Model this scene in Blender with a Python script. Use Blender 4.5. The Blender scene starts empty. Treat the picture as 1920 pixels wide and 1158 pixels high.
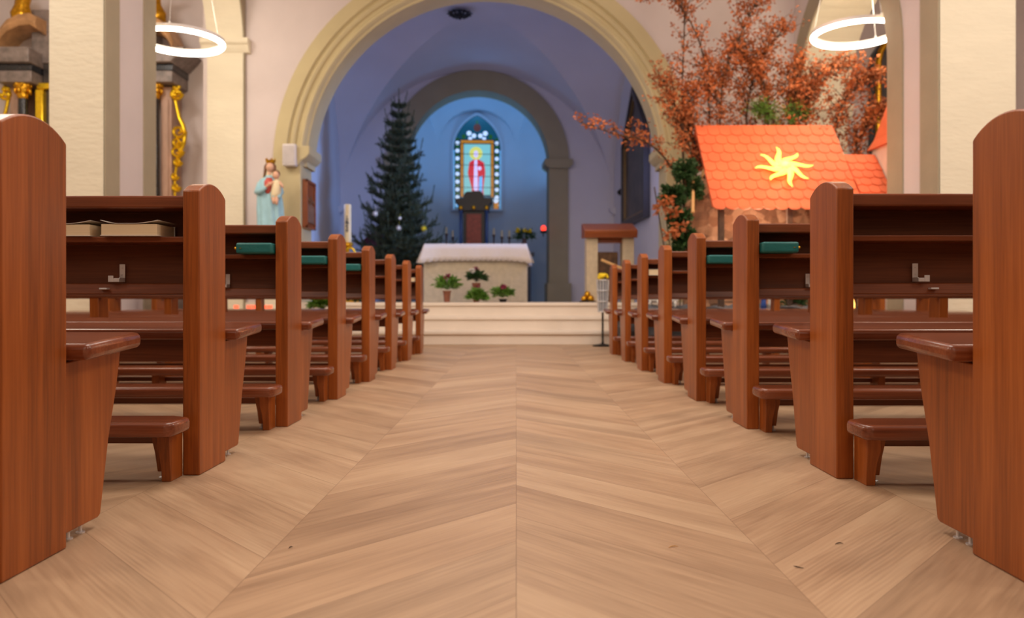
import bpy, math, random
from mathutils import Vector, Matrix, noise
PI = math.pi
R = math.radians
sc = bpy.context.scene
COL = sc.collection
random.seed(7)

# ------------------------------------------------------------------ camera
F = 1500.0                 # focal length in pixels of the 1920 wide frame
CH = 0.53                  # camera height
cd = bpy.data.cameras.new('camera')
cam = bpy.data.objects.new('camera', cd)
COL.objects.link(cam)
cam.location = (0, 0, CH)
cam.rotation_euler = (PI / 2, 0, 0)
cd.sensor_width = 36.0
cd.lens = 36.0 * F / 1920.0
cd.shift_x = -8.0 / 1920
cd.shift_y = -14.0 / 1920
cd.clip_start = 0.05
cd.clip_end = 100
cd.dof.use_dof = True
cd.dof.focus_distance = 2.25
cd.dof.aperture_fstop = 3.2
sc.camera = cam

# ------------------------------------------------------------------ world, light, exposure
sc.view_settings.view_transform = 'Standard'
sc.view_settings.look = 'None'
sc.view_settings.gamma = 1.0
sc.view_settings.use_curve_mapping = False
sc.view_settings.exposure = 0.0
w = bpy.data.worlds.new('world')
sc.world = w
w.use_nodes = True
w.node_tree.nodes['Background'].inputs[0].default_value = (0.8, 0.85, 1, 1)
w.node_tree.nodes['Background'].inputs[1].default_value = 0.3


def area(name, loc, size, power, color, target=None, shape='RECTANGLE', sy=None, spread=180):
    l = bpy.data.lights.new(name, 'AREA')
    l.shape = shape
    l.size = size
    if shape in ('RECTANGLE', 'ELLIPSE'):
        l.size_y = sy or size
    l.energy = power
    l.color = color
    l.spread = R(spread)
    o = bpy.data.objects.new(name, l)
    COL.objects.link(o)
    o.location = loc
    if target:
        d = Vector(target) - Vector(loc)
        o.rotation_euler = d.to_track_quat('-Z', 'Y').to_euler()
    return o


WARM = (1.0, 0.92, 0.82)
COOL = (0.22, 0.42, 1.0)
area('nave_fill_light', (0, 2.8, 5.7), 2.2, 105, WARM, (0, 2.8, 0))  # unseen overhead fills added to light the nave
area('nave_fill_light', (0, 5.2, 5.7), 2.2, 90, WARM, (0, 5.0, 0))
area('nave_fill_light', (0, 8.6, 5.7), 1.8, 55, WARM, (0, 8.8, 0))
area('rear_fill_light', (0, -3.6, 4.6), 3.0, 30, (1.0, 0.93, 0.84), (0, 4.0, 0.8))  # fill added behind the camera to brighten the near surfaces
area('aisle_fill_light', (-6.0, 7.0, 5.4), 1.6, 130, WARM, (-6.0, 9.5, 0))  # unseen fills added to brighten the side aisles
area('aisle_fill_light', (6.0, 4.5, 5.2), 1.6, 110, WARM, (6.0, 6.5, 0))
# the nave's other ring lamps, which hang along both arcades above the picture's edge
for px_ in (-3.1, 3.1):
    for py_ in (0.8, 4.3):
        pl_ = bpy.data.lights.new('arcade_ring_light', 'POINT')
        pl_.energy = 115; pl_.color = (1, 0.90, 0.76); pl_.shadow_soft_size = 0.45
        po_ = bpy.data.objects.new('arcade_ring_light', pl_); COL.objects.link(po_); po_.location = (px_, py_, 3.6)
# apse uplights out of sight, plus unseen blue fills added for the tint
area('apse_uplight', (0.72, 17.95, 3.0), 0.5, 16, (0.14, 0.46, 1.0), (-0.9, 18.7, 6.3), sy=0.9, spread=140)
area('apse_uplight', (-2.58, 17.95, 3.0), 0.5, 16, (0.14, 0.46, 1.0), (-0.9, 18.7, 6.3), sy=0.9, spread=140)
area('apse_blue_fill', (-0.9, 17.7, 5.6), 1.2, 10, (0.12, 0.44, 1.0), (-1.0, 19.6, 2.6), sy=0.4)
area('chancel_blue_fill', (-3.22, 12.30, 2.9), 0.14, 22, (0.34, 0.44, 1.0), (0.3, 15.0, 4.3), sy=1.8)
area('chancel_blue_fill', (2.28, 12.30, 2.9), 0.14, 26, (0.34, 0.44, 1.0), (-1.8, 15.0, 4.3), sy=1.8)
area('chancel_blue_fill', (1.9, 12.9, 3.0), 1.0, 44, (0.18, 0.42, 1.0), (-3.35, 14.2, 1.9), sy=1.0, spread=80)


def spot(name, loc, target, power, color, angle=50, size=0.1, blend=0.6):
    l = bpy.data.lights.new(name, 'SPOT')
    l.energy = power
    l.color = color
    l.spot_size = R(angle)
    l.spot_blend = blend
    l.shadow_soft_size = size
    o = bpy.data.objects.new(name, l)
    COL.objects.link(o)
    o.location = loc
    o.rotation_euler = (Vector(target) - Vector(loc)).to_track_quat('-Z', 'Y').to_euler()
    return o


spot('crib_spotlight', (2.9, 5.4, 4.0), (3.15, 9.3, 1.9), 560, (1.0, 0.46, 0.22), 30, 0.15)
spot('crib_spotlight', (3.0, 7.6, 4.9), (2.7, 10.0, 2.9), 130, (1.0, 0.60, 0.35), 60, 0.15)  # extra spot added to warm the branches above the roof


# ------------------------------------------------------------------ helpers
def P(x, y, Z):
    """world point seen at photo pixel (x, y) at depth Z"""
    return Vector(((x - 968.0) * Z / F, Z, CH + (565.0 - y) * Z / F))


class MB:
    def __init__(s):
        s.v = []; s.f = []; s.m = []

    def add(s, vs, fs, mi=0):
        o = len(s.v)
        s.v += [tuple(p) for p in vs]
        s.f += [tuple(o + i for i in f) for f in fs]
        s.m += [mi] * len(fs)

    def box(s, x0, x1, y0, y1, z0, z1, mi=0):
        v = [(x, y, z) for z in (z0, z1) for y in (y0, y1) for x in (x0, x1)]
        s.add(v, [(0, 2, 3, 1), (4, 5, 7, 6), (0, 1, 5, 4), (2, 6, 7, 3), (0, 4, 6, 2), (1, 3, 7, 5)], mi)

    def prism(s, prof, axis, a0, a1, mi=0, side=None):
        """profile (p,q) extruded on axis x: (a,p,q)  y: (p,a,q)  z: (p,q,a)"""
        n = len(prof)
        def mk(a, p, q):
            return {'x': (a, p, q), 'y': (p, a, q), 'z': (p, q, a)}[axis]
        vs = [mk(a0, p, q) for p, q in prof] + [mk(a1, p, q) for p, q in prof]
        s.add(vs, [tuple(range(n - 1, -1, -1)), tuple(range(n, 2 * n))], mi)
        o = len(s.v) - 2 * n
        for i in range(n):
            j = (i + 1) % n
            s.f.append((o + i, o + j, o + n + j, o + n + i))
            s.m.append(mi if side is None else side)

    def loft(s, rings, mi=0, caps=True, closed=True):
        n = len(rings[0])
        vs = [p for r in rings for p in r]
        fs = []
        for k in range(len(rings) - 1):
            for i in range(n if closed else n - 1):
                j = (i + 1) % n
                fs.append((k * n + i, k * n + j, (k + 1) * n + j, (k + 1) * n + i))
        if caps and closed:
            fs.append(tuple(range(n - 1, -1, -1)))
            fs.append(tuple((len(rings) - 1) * n + i for i in range(n)))
        s.add(vs, fs, mi)

    def lathe(s, prof, c=(0, 0, 0), n=20, mi=0, sx=1, sy=1):
        rings = []
        for r, z in prof:
            rings.append([(c[0] + r * sx * math.cos(2 * PI * i / n), c[1] + r * sy * math.sin(2 * PI * i / n), c[2] + z) for i in range(n)])
        s.loft(rings, mi)

    def tube(s, pts, rad, n=8, mi=0, closed=False):
        pts = [Vector(p) for p in pts]
        m = len(pts)
        rs = rad if isinstance(rad, (list, tuple)) else [rad] * m
        rings = []
        prev = None
        for k, p in enumerate(pts):
            if closed:
                t = pts[(k + 1) % m] - pts[k - 1]
            else:
                t = pts[min(k + 1, m - 1)] - pts[max(k - 1, 0)]
            t.normalize()
            if prev is None:
                a = Vector((0, 0, 1)) if abs(t.z) < 0.9 else Vector((1, 0, 0))
                u = t.cross(a).normalized()
            else:
                u = (prev - t * prev.dot(t)).normalized()
            prev = u
            b = t.cross(u)
            rings.append([p + (u * math.cos(2 * PI * i / n) + b * math.sin(2 * PI * i / n)) * rs[k] for i in range(n)])
        if closed:
            rings.append(rings[0])
            s.loft(rings, mi, caps=False)
        else:
            s.loft(rings, mi)

    def ball(s, c, r, n=14, m=9, mi=0, fn=None):
        r = r if isinstance(r, (list, tuple)) else (r, r, r)
        rings = []
        for k in range(m + 1):
            ph = -PI / 2 + PI * k / m
            cr = max(math.cos(ph), 0.02)
            ring = []
            for i in range(n):
                a = 2 * PI * i / n
                q = Vector((math.cos(a) * cr, math.sin(a) * cr, math.sin(ph)))
                if fn: q = fn(q)
                ring.append((c[0] + q[0] * r[0], c[1] + q[1] * r[1], c[2] + q[2] * r[2]))
            rings.append(ring)
        s.loft(rings, mi)

    def quad(s, a, b, c, d, mi=0):
        s.add([a, b, c, d], [(0, 1, 2, 3)], mi)

    def leaf(s, p, d, up, L, W, mi=0):
        """a leaf folded along its midrib"""
        d = d.normalized()
        sd = d.cross(up)
        if sd.length < 1e-4: sd = d.cross(Vector((1, 0, 0)))
        sd.normalize()
        nn = sd.cross(d)
        a = p; b = p + d * L * 0.45 + sd * W * 0.5 + nn * W * 0.22; c = p + d * L - nn * L * .12; e = p + d * L * 0.45 - sd * W * 0.5 + nn * W * 0.22
        s.add([a, b, c, e], [(0, 1, 2), (0, 2, 3)], mi)


def link(name, mb, mats, parent=None, bevel=0.0, smooth=None, seg=2, loc=None, weld=0.0):
    me = bpy.data.meshes.new(name)
    me.from_pydata(mb.v, [], mb.f)
    if not isinstance(mats, (list, tuple)): mats = [mats]
    for m in mats: me.materials.append(m)
    if len(mats) > 1:
        me.polygons.foreach_set('material_index', mb.m)
    me.validate()
    import bmesh
    bm = bmesh.new(); bm.from_mesh(me)
    if weld: bmesh.ops.remove_doubles(bm, verts=bm.verts, dist=weld)
    if len(bm.faces) < 6000:
        bmesh.ops.recalc_face_normals(bm, faces=bm.faces)
    bm.to_mesh(me); bm.free()
    if smooth is not None:
        me.polygons.foreach_set('use_smooth', [True] * len(me.polygons))
        if smooth < 170:
            me.set_sharp_from_angle(angle=R(smooth))
    o = bpy.data.objects.new(name, me)
    COL.objects.link(o)
    if loc is not None: o.location = loc
    if parent: o.parent = parent
    if bevel:
        b = o.modifiers.new('bevel', 'BEVEL')
        b.width = bevel; b.segments = seg; b.limit_method = 'ANGLE'; b.angle_limit = R(35)
        if smooth is None:
            me.polygons.foreach_set('use_smooth', [True] * len(me.polygons))
            me.set_sharp_from_angle(angle=R(30))
            b.harden_normals = False
    return o


def tag(o, label, cat, group=None, kind=None):
    o['label'] = label
    if cat: o['category'] = cat
    if group: o['group'] = group
    if kind: o['kind'] = kind
    return o


def thing(name, label, cat, loc=(0, 0, 0), rz=0.0, group=None):
    o = bpy.data.objects.new(name, None)
    o.empty_display_size = 0.1
    COL.objects.link(o)
    o.location = loc
    o.rotation_euler = (0, 0, rz)
    return tag(o, label, cat, group)


def struct(name, mb, mats, **k):
    o = link(name, mb, mats, **k)
    o['kind'] = 'structure'
    return o


def dup(root, loc, label=None, group=None, rz=None):
    r = root.copy(); COL.objects.link(r); r.location = loc
    if rz is not None: r.rotation_euler = (0, 0, rz)
    if label: r['label'] = label
    if group: r['group'] = group
    for ch in list(root.children):
        c = ch.copy(); COL.objects.link(c); c.parent = r
        for g in list(ch.children):
            d = g.copy(); COL.objects.link(d); d.parent = c
    return r


# ------------------------------------------------------------------ materials
def srgb(r, g, b):
    def f(c):
        c /= 255.0
        return c / 12.92 if c <= 0.04045 else ((c + 0.055) / 1.055) ** 2.4
    return (f(r), f(g), f(b), 1.0)


def newmat(name):
    m = bpy.data.materials.new(name)
    m.use_nodes = True
    nt = m.node_tree
    b = nt.nodes['Principled BSDF']
    return m, nt, b


def mat(name, col, rough=0.6, metal=0.0, var=0.06, scale=8.0, bump=0.0, bscale=40.0, emit=None, estr=0.0, coat=0.0, spec=0.5, stretch=(1, 1, 1)):
    m, nt, b = newmat(name)
    N = nt.nodes; L = nt.links
    tc = N.new('ShaderNodeTexCoord')
    mp = N.new('ShaderNodeMapping'); mp.inputs['Scale'].default_value = stretch
    L.new(tc.outputs['Object'], mp.inputs['Vector'])
    no = N.new('ShaderNodeTexNoise'); no.inputs['Scale'].default_value = scale; no.inputs['Detail'].default_value = 4
    L.new(mp.outputs[0], no.inputs['Vector'])
    cr = N.new('ShaderNodeValToRGB')
    c = col
    cr.color_ramp.elements[0].position = 0.3; cr.color_ramp.elements[1].position = 0.7
    cr.color_ramp.elements[0].color = (c[0] * (1 - var), c[1] * (1 - var), c[2] * (1 - var), 1)
    cr.color_ramp.elements[1].color = (min(1, c[0] * (1 + var)), min(1, c[1] * (1 + var)), min(1, c[2] * (1 + var)), 1)
    L.new(no.outputs['Fac'], cr.inputs[0]); L.new(cr.outputs[0], b.inputs['Base Color'])
    b.inputs['Roughness'].default_value = rough
    b.inputs['Metallic'].default_value = metal
    b.inputs['Specular IOR Level'].default_value = spec
    b.inputs['Coat Weight'].default_value = coat
    if emit:
        b.inputs['Emission Color'].default_value = emit; b.inputs['Emission Strength'].default_value = estr
    if bump:
        n2 = N.new('ShaderNodeTexNoise'); n2.inputs['Scale'].default_value = bscale; n2.inputs['Detail'].default_value = 5
        L.new(mp.outputs[0], n2.inputs['Vector'])
        bp = N.new('ShaderNodeBump'); bp.inputs['Strength'].default_value = bump; bp.inputs['Distance'].default_value = 0.02
        L.new(n2.outputs['Fac'], bp.inputs['Height']); L.new(bp.outputs[0], b.inputs['Normal'])
    return m


def wood(name, axis, dark, mid, light, rough=0.38, coat=0.06, fine=1.0):
    """ribbon-striped mahogany; grain runs along the given axis"""
    m, nt, b = newmat(name)
    N = nt.nodes; L = nt.links
    tc = N.new('ShaderNodeTexCoord'); oi = N.new('ShaderNodeObjectInfo')
    ad = N.new('ShaderNodeVectorMath'); ad.operation = 'ADD'
    sc_ = N.new('ShaderNodeVectorMath'); sc_.operation = 'SCALE'
    cb = N.new('ShaderNodeCombineXYZ')
    for i in range(3): L.new(oi.outputs['Random'], cb.inputs[i])
    sc_.inputs['Scale'].default_value = 7.3
    L.new(cb.outputs[0], sc_.inputs[0])
    L.new(tc.outputs['Object'], ad.inputs[0]); L.new(sc_.outputs[0], ad.inputs[1])
    def stretched(s_, k):
        mp = N.new('ShaderNodeMapping')
        v = [s_, s_, s_]; v['xyz'.index(axis)] = s_ * k
        mp.inputs['Scale'].default_value = v
        L.new(ad.outputs[0], mp.inputs['Vector'])
        return mp.outputs[0]
    n1 = N.new('ShaderNodeTexNoise'); n1.inputs['Scale'].default_value = 1.0; n1.inputs['Detail'].default_value = 3
    n1.inputs['Distortion'].default_value = 0.3
    L.new(stretched(24 * fine, 0.03), n1.inputs['Vector'])
    n2 = N.new('ShaderNodeTexNoise'); n2.inputs['Scale'].default_value = 1.0; n2.inputs['Detail'].default_value = 4
    L.new(stretched(170 * fine, 0.035), n2.inputs['Vector'])
    n3 = N.new('ShaderNodeTexNoise'); n3.inputs['Scale'].default_value = 1.0; n3.inputs['Detail'].default_value = 2
    L.new(stretched(5, 0.25), n3.inputs['Vector'])
    a1 = N.new('ShaderNodeMath'); a1.operation = 'MULTIPLY_ADD'; a1.inputs[1].default_value = 0.35
    L.new(n2.outputs['Fac'], a1.inputs[0])
    m1 = N.new('ShaderNodeMath'); m1.operation = 'MULTIPLY'; m1.inputs[1].default_value = 0.40
    L.new(n1.outputs['Fac'], m1.inputs[0]); L.new(m1.outputs[0], a1.inputs[2])
    a2 = N.new('ShaderNodeMath'); a2.operation = 'MULTIPLY_ADD'; a2.inputs[1].default_value = 0.30
    L.new(n3.outputs['Fac'], a2.inputs[0]); L.new(a1.outputs[0], a2.inputs[2])
    cr = N.new('ShaderNodeValToRGB')
    e = cr.color_ramp.elements
    e[0].position = 0.38; e[0].color = dark
    e[1].position = 0.68; e[1].color = light
    x = e.new(0.53); x.color = mid
    L.new(a2.outputs[0], cr.inputs[0]); L.new(cr.outputs[0], b.inputs['Base Color'])
    b.inputs['Roughness'].default_value = rough
    b.inputs['Specular IOR Level'].default_value = 0.36
    b.inputs['Coat Weight'].default_value = coat
    b.inputs['Coat Roughness'].default_value = 0.22
    bp = N.new('ShaderNodeBump'); bp.inputs['Strength'].default_value = 0.05; bp.inputs['Distance'].default_value = 0.002
    L.new(n2.outputs['Fac'], bp.inputs['Height']); L.new(bp.outputs[0], b.inputs['Normal'])
    return m


WD, WM, WL = srgb(118, 59, 20), srgb(150, 78, 28), srgb(172, 95, 40)
M_post = wood('mahogany_vertical', 'z', WD, WM, WL)
M_hor = wood('mahogany_horizontal', 'x', srgb(92, 45, 23), srgb(118, 61, 33), srgb(138, 76, 45), rough=0.28)
M_seat = wood('mahogany_seat', 'x', srgb(96, 46, 26), srgb(122, 62, 36), srgb(142, 78, 48), rough=0.25, coat=0.35)
M_panel = wood('mahogany_panel_dark', 'x', srgb(84, 45, 26), srgb(104, 56, 32), srgb(120, 66, 38), rough=0.6, coat=0.0)


def floor_mat():
    m, nt, b = newmat('oak_chevron_floor')
    N = nt.nodes; L = nt.links
    def M(op, a, b_=None, c=None):
        n = N.new('ShaderNodeMath'); n.operation = op
        for i, v in enumerate((a, b_, c)):
            if v is None: continue
            if isinstance(v, (int, float)): n.inputs[i].default_value = v
            else: L.new(v, n.inputs[i])
        return n.outputs[0]
    tc = N.new('ShaderNodeTexCoord')
    sx = N.new('ShaderNodeSeparateXYZ'); L.new(tc.outputs['Object'], sx.inputs[0])
    X, Y = sx.outputs[0], sx.outputs[1]
    W = 0.52; PT = 0.33
    pp = M('PINGPONG', X, W)
    t = M('MULTIPLY_ADD', pp, 1.1, Y)
    colid = M('FLOOR', M('DIVIDE', X, W))
    tt = M('ADD', M('DIVIDE', t, PT), M('MULTIPLY', colid, 0.37))
    tt0 = tt
    pid = M('FLOOR', tt)
    fr = M('FRACT', tt)
    wn = N.new('ShaderNodeTexWhiteNoise'); wn.noise_dimensions = '2D'
    cb = N.new('ShaderNodeCombineXYZ'); L.new(colid, cb.inputs[0]); L.new(pid, cb.inputs[1])
    L.new(cb.outputs[0], wn.inputs['Vector'])
    rnd = wn.outputs['Value']
    # grain space
    g = N.new('ShaderNodeCombineXYZ')
    L.new(M('MULTIPLY', X, 1.45), g.inputs[0]); L.new(M('MULTIPLY', t, 0.68), g.inputs[1]); L.new(M('MULTIPLY_ADD', rnd, 31.0, M('MULTIPLY', colid, 3.7)), g.inputs[2])
    def nz(scale, det, dist=0.0):
        mp = N.new('ShaderNodeMapping'); mp.inputs['Scale'].default_value = scale
        L.new(g.outputs[0], mp.inputs['Vector'])
        n = N.new('ShaderNodeTexNoise'); n.inputs['Scale'].default_value = 1; n.inputs['Detail'].default_value = det
        n.inputs['Distortion'].default_value = dist
        L.new(mp.outputs[0], n.inputs['Vector'])
        return n.outputs['Fac']
    broad = nz((0.9, 9, 1), 3, 0.5)
    fine = nz((6, 110, 1), 4)
    mp = N.new('ShaderNodeMapping'); mp.inputs['Scale'].default_value = (1.6, 11, 1)
    L.new(g.outputs[0], mp.inputs['Vector'])
    wv = N.new('ShaderNodeTexWave'); wv.wave_type = 'RINGS'; wv.rings_direction = 'Z'
    wv.inputs['Scale'].default_value = 2.6; wv.inputs['Distortion'].default_value = 5.0
    wv.inputs['Detail'].default_value = 2; wv.inputs['Detail Scale'].default_value = 1.0
    L.new(mp.outputs[0], wv.inputs['Vector'])
    knot = nz((1.4, 5, 1), 1)
    kmask = N.new('ShaderNodeMapRange'); kmask.inputs['From Min'].default_value = 0.55; kmask.inputs['From Max'].default_value = 0.72
    L.new(knot, kmask.inputs['Value'])
    # value
    v = M('MULTIPLY_ADD', broad, 0.46, 0.035)
    v = M('MULTIPLY_ADD', fine, 0.26, v)
    v = M('MULTIPLY_ADD', M('SUBTRACT', rnd, 0.5), 0.11, v)
    v = M('MULTIPLY_ADD', M('MULTIPLY', M('SUBTRACT', wv.outputs['Fac'], 0.5), kmask.outputs[0]), 0.07, v)
    cr = N.new('ShaderNodeValToRGB')
    e = cr.color_ramp.elements
    e[0].position = 0.22; e[0].color = srgb(148, 118, 92)
    e[1].position = 0.60; e[1].color = srgb(202, 172, 140)
    x = e.new(0.41); x.color = srgb(182, 150, 120)
    L.new(v, cr.inputs[0])
    # hue drift plank to plank
    mx = N.new('ShaderNodeMix'); mx.data_type = 'RGBA'; mx.blend_type = 'MULTIPLY'
    wn2 = N.new('ShaderNodeTexWhiteNoise'); wn2.noise_dimensions = '3D'
    cb2 = N.new('ShaderNodeCombineXYZ'); L.new(colid, cb2.inputs[0]); L.new(pid, cb2.inputs[1]); cb2.inputs[2].default_value = 4.2
    L.new(cb2.outputs[0], wn2.inputs['Vector'])
    L.new(M('MULTIPLY', wn2.outputs['Value'], 0.55), mx.inputs['Factor'])
    L.new(cr.outputs[0], mx.inputs[6]); mx.inputs[7].default_value = (1.0, 0.93, 0.88, 1)
    # joints
    d1 = M('MINIMUM', fr, M('SUBTRACT', 1.0, fr))
    j1 = M('LESS_THAN', d1, 0.0042)
    fx = M('FRACT', M('DIVIDE', X, W))
    d2 = M('MINIMUM', fx, M('SUBTRACT', 1.0, fx))
    j2 = M('LESS_THAN', d2, 0.0020)
    j = M('MAXIMUM', j1, j2)
    mj = N.new('ShaderNodeMix'); mj.data_type = 'RGBA'; mj.blend_type = 'MIX'
    L.new(M('MULTIPLY', j, 0.42), mj.inputs['Factor'])
    L.new(mx.outputs[2], mj.inputs[6]); mj.inputs[7].default_value = srgb(98, 70, 48)
    L.new(mj.outputs[2], b.inputs['Base Color'])
    rr = N.new('ShaderNodeMapRange'); rr.inputs['To Min'].default_value = 0.36; rr.inputs['To Max'].default_value = 0.50
    L.new(fine, rr.inputs['Value']); L.new(rr.outputs[0], b.inputs['Roughness'])
    b.inputs['Specular IOR Level'].default_value = 0.45
    bp = N.new('ShaderNodeBump'); bp.inputs['Strength'].default_value = 0.10; bp.inputs['Distance'].default_value = 0.002
    L.new(fine, bp.inputs['Height']); L.new(bp.outputs[0], b.inputs['Normal'])
    return m


M_floor = floor_mat()
M_cream = mat('cream_paint', srgb(228, 217, 194), 0.85, var=0.03, scale=2.5, bump=0.25, bscale=9, stretch=(1, 1, 3))
M_pink = mat('pale_rose_paint', srgb(214, 200, 198), 0.9, var=0.03, scale=2.0, bump=0.12, bscale=12)
M_olive = mat('olive_stone_paint', srgb(164, 150, 126), 0.85, var=0.04, scale=4, bump=0.12, bscale=18)
M_arch = mat('ochre_arch_paint', srgb(200, 184, 144), 0.85, var=0.04, scale=3, bump=0.12, bscale=18)
M_grey = mat('grey_stone_paint', srgb(150, 138, 112), 0.9, var=0.05, scale=3, bump=0.1)
M_chan = mat('chancel_plaster', srgb(202, 196, 200), 0.92, var=0.03, scale=1.5, bump=0.06, bscale=10)
M_apse = mat('apse_plaster', srgb(196, 200, 206), 0.92, var=0.03, scale=1.5)
M_step = mat('pale_step_stone', srgb(236, 221, 206), 0.5, var=0.03, scale=3)
M_altar = mat('altar_sandstone', srgb(200, 184, 158), 0.8, var=0.09, scale=14, bump=0.3, bscale=50)
M_linen = mat('white_linen', srgb(224, 210, 198), 0.85, var=0.02, scale=20)
M_gold = mat('gilding', srgb(214, 158, 40), 0.28, 0.9, var=0.25, scale=25, bump=0.15, bscale=40)
M_gold2 = mat('bright_gilding', srgb(240, 196, 40), 0.25, 0.75, var=0.2, scale=20)
M_blackm = mat('black_marble', srgb(34, 34, 40), 0.2, var=0.9, scale=30, coat=0.3)
M_pinkm = mat('pink_grey_marble', srgb(176, 140, 120), 0.35, var=0.25, scale=9, stretch=(1, 1, .3))
M_greym = mat('grey_marble', srgb(132, 118, 112), 0.4, var=0.3, scale=12)
M_steel = mat('brushed_steel', srgb(226, 224, 226), 0.45, 0.5, var=0.05, scale=60)
M_paper = mat('book_pages', srgb(226, 204, 168), 0.8, var=0.06, scale=1, stretch=(3, 3, 700), bump=0.1, bscale=1)
M_cover = mat('pale_book_cover', srgb(222, 214, 206), 0.6, var=0.02)
M_teal = mat('teal_vinyl', srgb(22, 104, 104), 0.42, var=0.08, scale=14, bump=0.1, bscale=60)
M_white = mat('white_plastic', srgb(222, 214, 214), 0.5, var=0.02)
M_dark = mat('dark_metal', srgb(34, 30, 28), 0.45, 0.4, var=0.2, scale=20)
M_terra = mat('terracotta', srgb(150, 92, 68), 0.8, var=0.12, scale=20)
M_green = mat('leaf_green', srgb(104, 146, 52), 0.55, var=0.3, scale=9)
M_dgreen = mat('dark_leaf_green', srgb(54, 84, 42), 0.55, var=0.35, scale=9)
M_fir = mat('fir_needles', srgb(66, 74, 50), 0.6, var=0.4, scale=5)
M_beech = mat('dry_beech_leaf', srgb(184, 104, 54), 0.6, var=0.4, scale=4)
M_bark = mat('bark', srgb(84, 62, 48), 0.85, var=0.25, scale=20)
M_roof = mat('orange_crib_roof', srgb(226, 108, 66), 0.6, var=0.12, scale=3)
M_yellow = mat('yellow_petals', srgb(244, 206, 20), 0.6, var=0.15, scale=40)
M_magenta = mat('magenta_petals', srgb(140, 40, 70), 0.6, var=0.2, scale=40)
M_whitep = mat('white_petals', srgb(235, 228, 220), 0.6, var=0.05, scale=40)
M_blue = mat('pale_blue_robe', srgb(160, 202, 216), 0.55, var=0.10, scale=8)
M_red = mat('red_dress', srgb(200, 84, 76), 0.55, var=0.10, scale=9)
M_skin = mat('painted_skin', srgb(226, 176, 148), 0.55, var=0.04)
M_hair = mat('brown_hair', srgb(112, 72, 44), 0.6, var=0.2, scale=30)
M_veil = mat('cream_cloth', srgb(232, 214, 178), 0.6, var=0.05)
M_rock = mat('grey_rock_cloth', srgb(84, 84, 88), 0.9, var=0.35, scale=7, bump=0.6, bscale=12)
M_dred = mat('dark_red_velvet', srgb(74, 20, 28), 0.85, var=0.15, scale=12)
M_wax = mat('candle_wax', srgb(236, 218, 176), 0.5, var=0.04)
M_amb = mat('ambo_wood', srgb(146, 78, 42), 0.35, var=0.15, scale=3, stretch=(1, 8, 8))
M_lwood = mat('light_wood', srgb(214, 168, 108), 0.5, var=0.1, scale=5, stretch=(1, 8, 8))
M_pic = mat('dark_canvas', srgb(62, 54, 50), 0.4, var=0.7, scale=3.5)
M_frame = mat('dark_frame', srgb(44, 34, 30), 0.4, var=0.2, scale=10)
M_lamp = mat('lamp_diffuser', (1, 0.93, 0.82, 1), 0.5, var=0.0, emit=(1, 0.90, 0.74, 1), estr=14)


def stone_mat():
    m, nt, b = newmat('crib_stone_wall')
    N = nt.nodes; L = nt.links
    tc = N.new('ShaderNodeTexCoord')
    vo = N.new('ShaderNodeTexVoronoi'); vo.inputs['Scale'].default_value = 7.0
    mp = N.new('ShaderNodeMapping'); mp.inputs['Scale'].default_value = (1, 1, 1.5)
    L.new(tc.outputs['Object'], mp.inputs['Vector']); L.new(mp.outputs[0], vo.inputs['Vector'])
    sp = N.new('ShaderNodeSeparateColor'); L.new(vo.outputs['Color'], sp.inputs[0])
    cr = N.new('ShaderNodeValToRGB')
    e = cr.color_ramp.elements
    e[0].position = 0; e[0].color = srgb(96, 68, 50)
    e[1].position = 1; e[1].color = srgb(176, 138, 108)
    x = e.new(0.5); x.color = srgb(142, 100, 72)
    L.new(sp.outputs[0], cr.inputs[0]); L.new(cr.outputs[0], b.inputs['Base Color'])
    b.inputs['Roughness'].default_value = 0.9
    return m


M_stone = stone_mat()

# ------------------------------------------------------------------ setting
CB = (-0.47, 11.5)
SA = 0.06; CA = math.sqrt(1 - SA * SA)


def C(u, d, z):
    """chancel coordinates: u across, d = distance behind the arch wall's face"""
    return (CB[0] + u * CA - d * SA, CB[1] + d * CA + u * SA, z)


def to_chancel(mb):
    mb.v = [C(*p) for p in mb.v]
    return mb


mb = MB(); mb.box(-8.2, 8.2, -5.2, 12.4, -0.1, 0.0)
struct('floor', mb, M_floor)
mb = MB(); mb.box(-8.2, 8.2, -5.2, 12.4, 6.0, 6.15)
struct('ceiling', mb, M_pink)
mb = MB(); mb.box(-8.3, -8.1, -5.2, 12.4, 0, 6.0); struct('wall_left', mb, M_cream)
mb = MB(); mb.box(8.1, 8.3, -5.2, 12.4, 0, 6.0); struct('wall_right', mb, M_pink)
mb = MB(); mb.box(-8.2, 8.2, -5.3, -5.1, 0, 6.0); struct('wall_back', mb, M_cream)
mb = MB(); mb.box(-8.2, -4.45, 12.2, 12.4, 0, 6.0); struct('wall_aisle_left', mb, M_pink)
mb = MB(); mb.box(4.6, 8.2, 12.2, 12.4, 0, 6.0); struct('wall_aisle_right', mb, M_pink)


def arc(cx, cz, r, a0, a1, n):
    return [(cx + r * math.cos(R(a0 + (a1 - a0) * i / n)), cz + r * math.sin(R(a0 + (a1 - a0) * i / n))) for i in range(n + 1)]


# chancel arch wall (front wall)
AX, AR, ASP = -0.47, 2.87, 2.49
prof = [(-4.5, 0), (AX - AR, 0)] + arc(AX, ASP, AR, 180, 0, 40) + [(AX + AR, 0), (4.6, 0), (4.6, 6.0), (-4.5, 6.0)]
mb = MB(); mb.prism(prof, 'y', 11.5, 12.06)
struct('wall_front', mb, M_pink)
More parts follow.
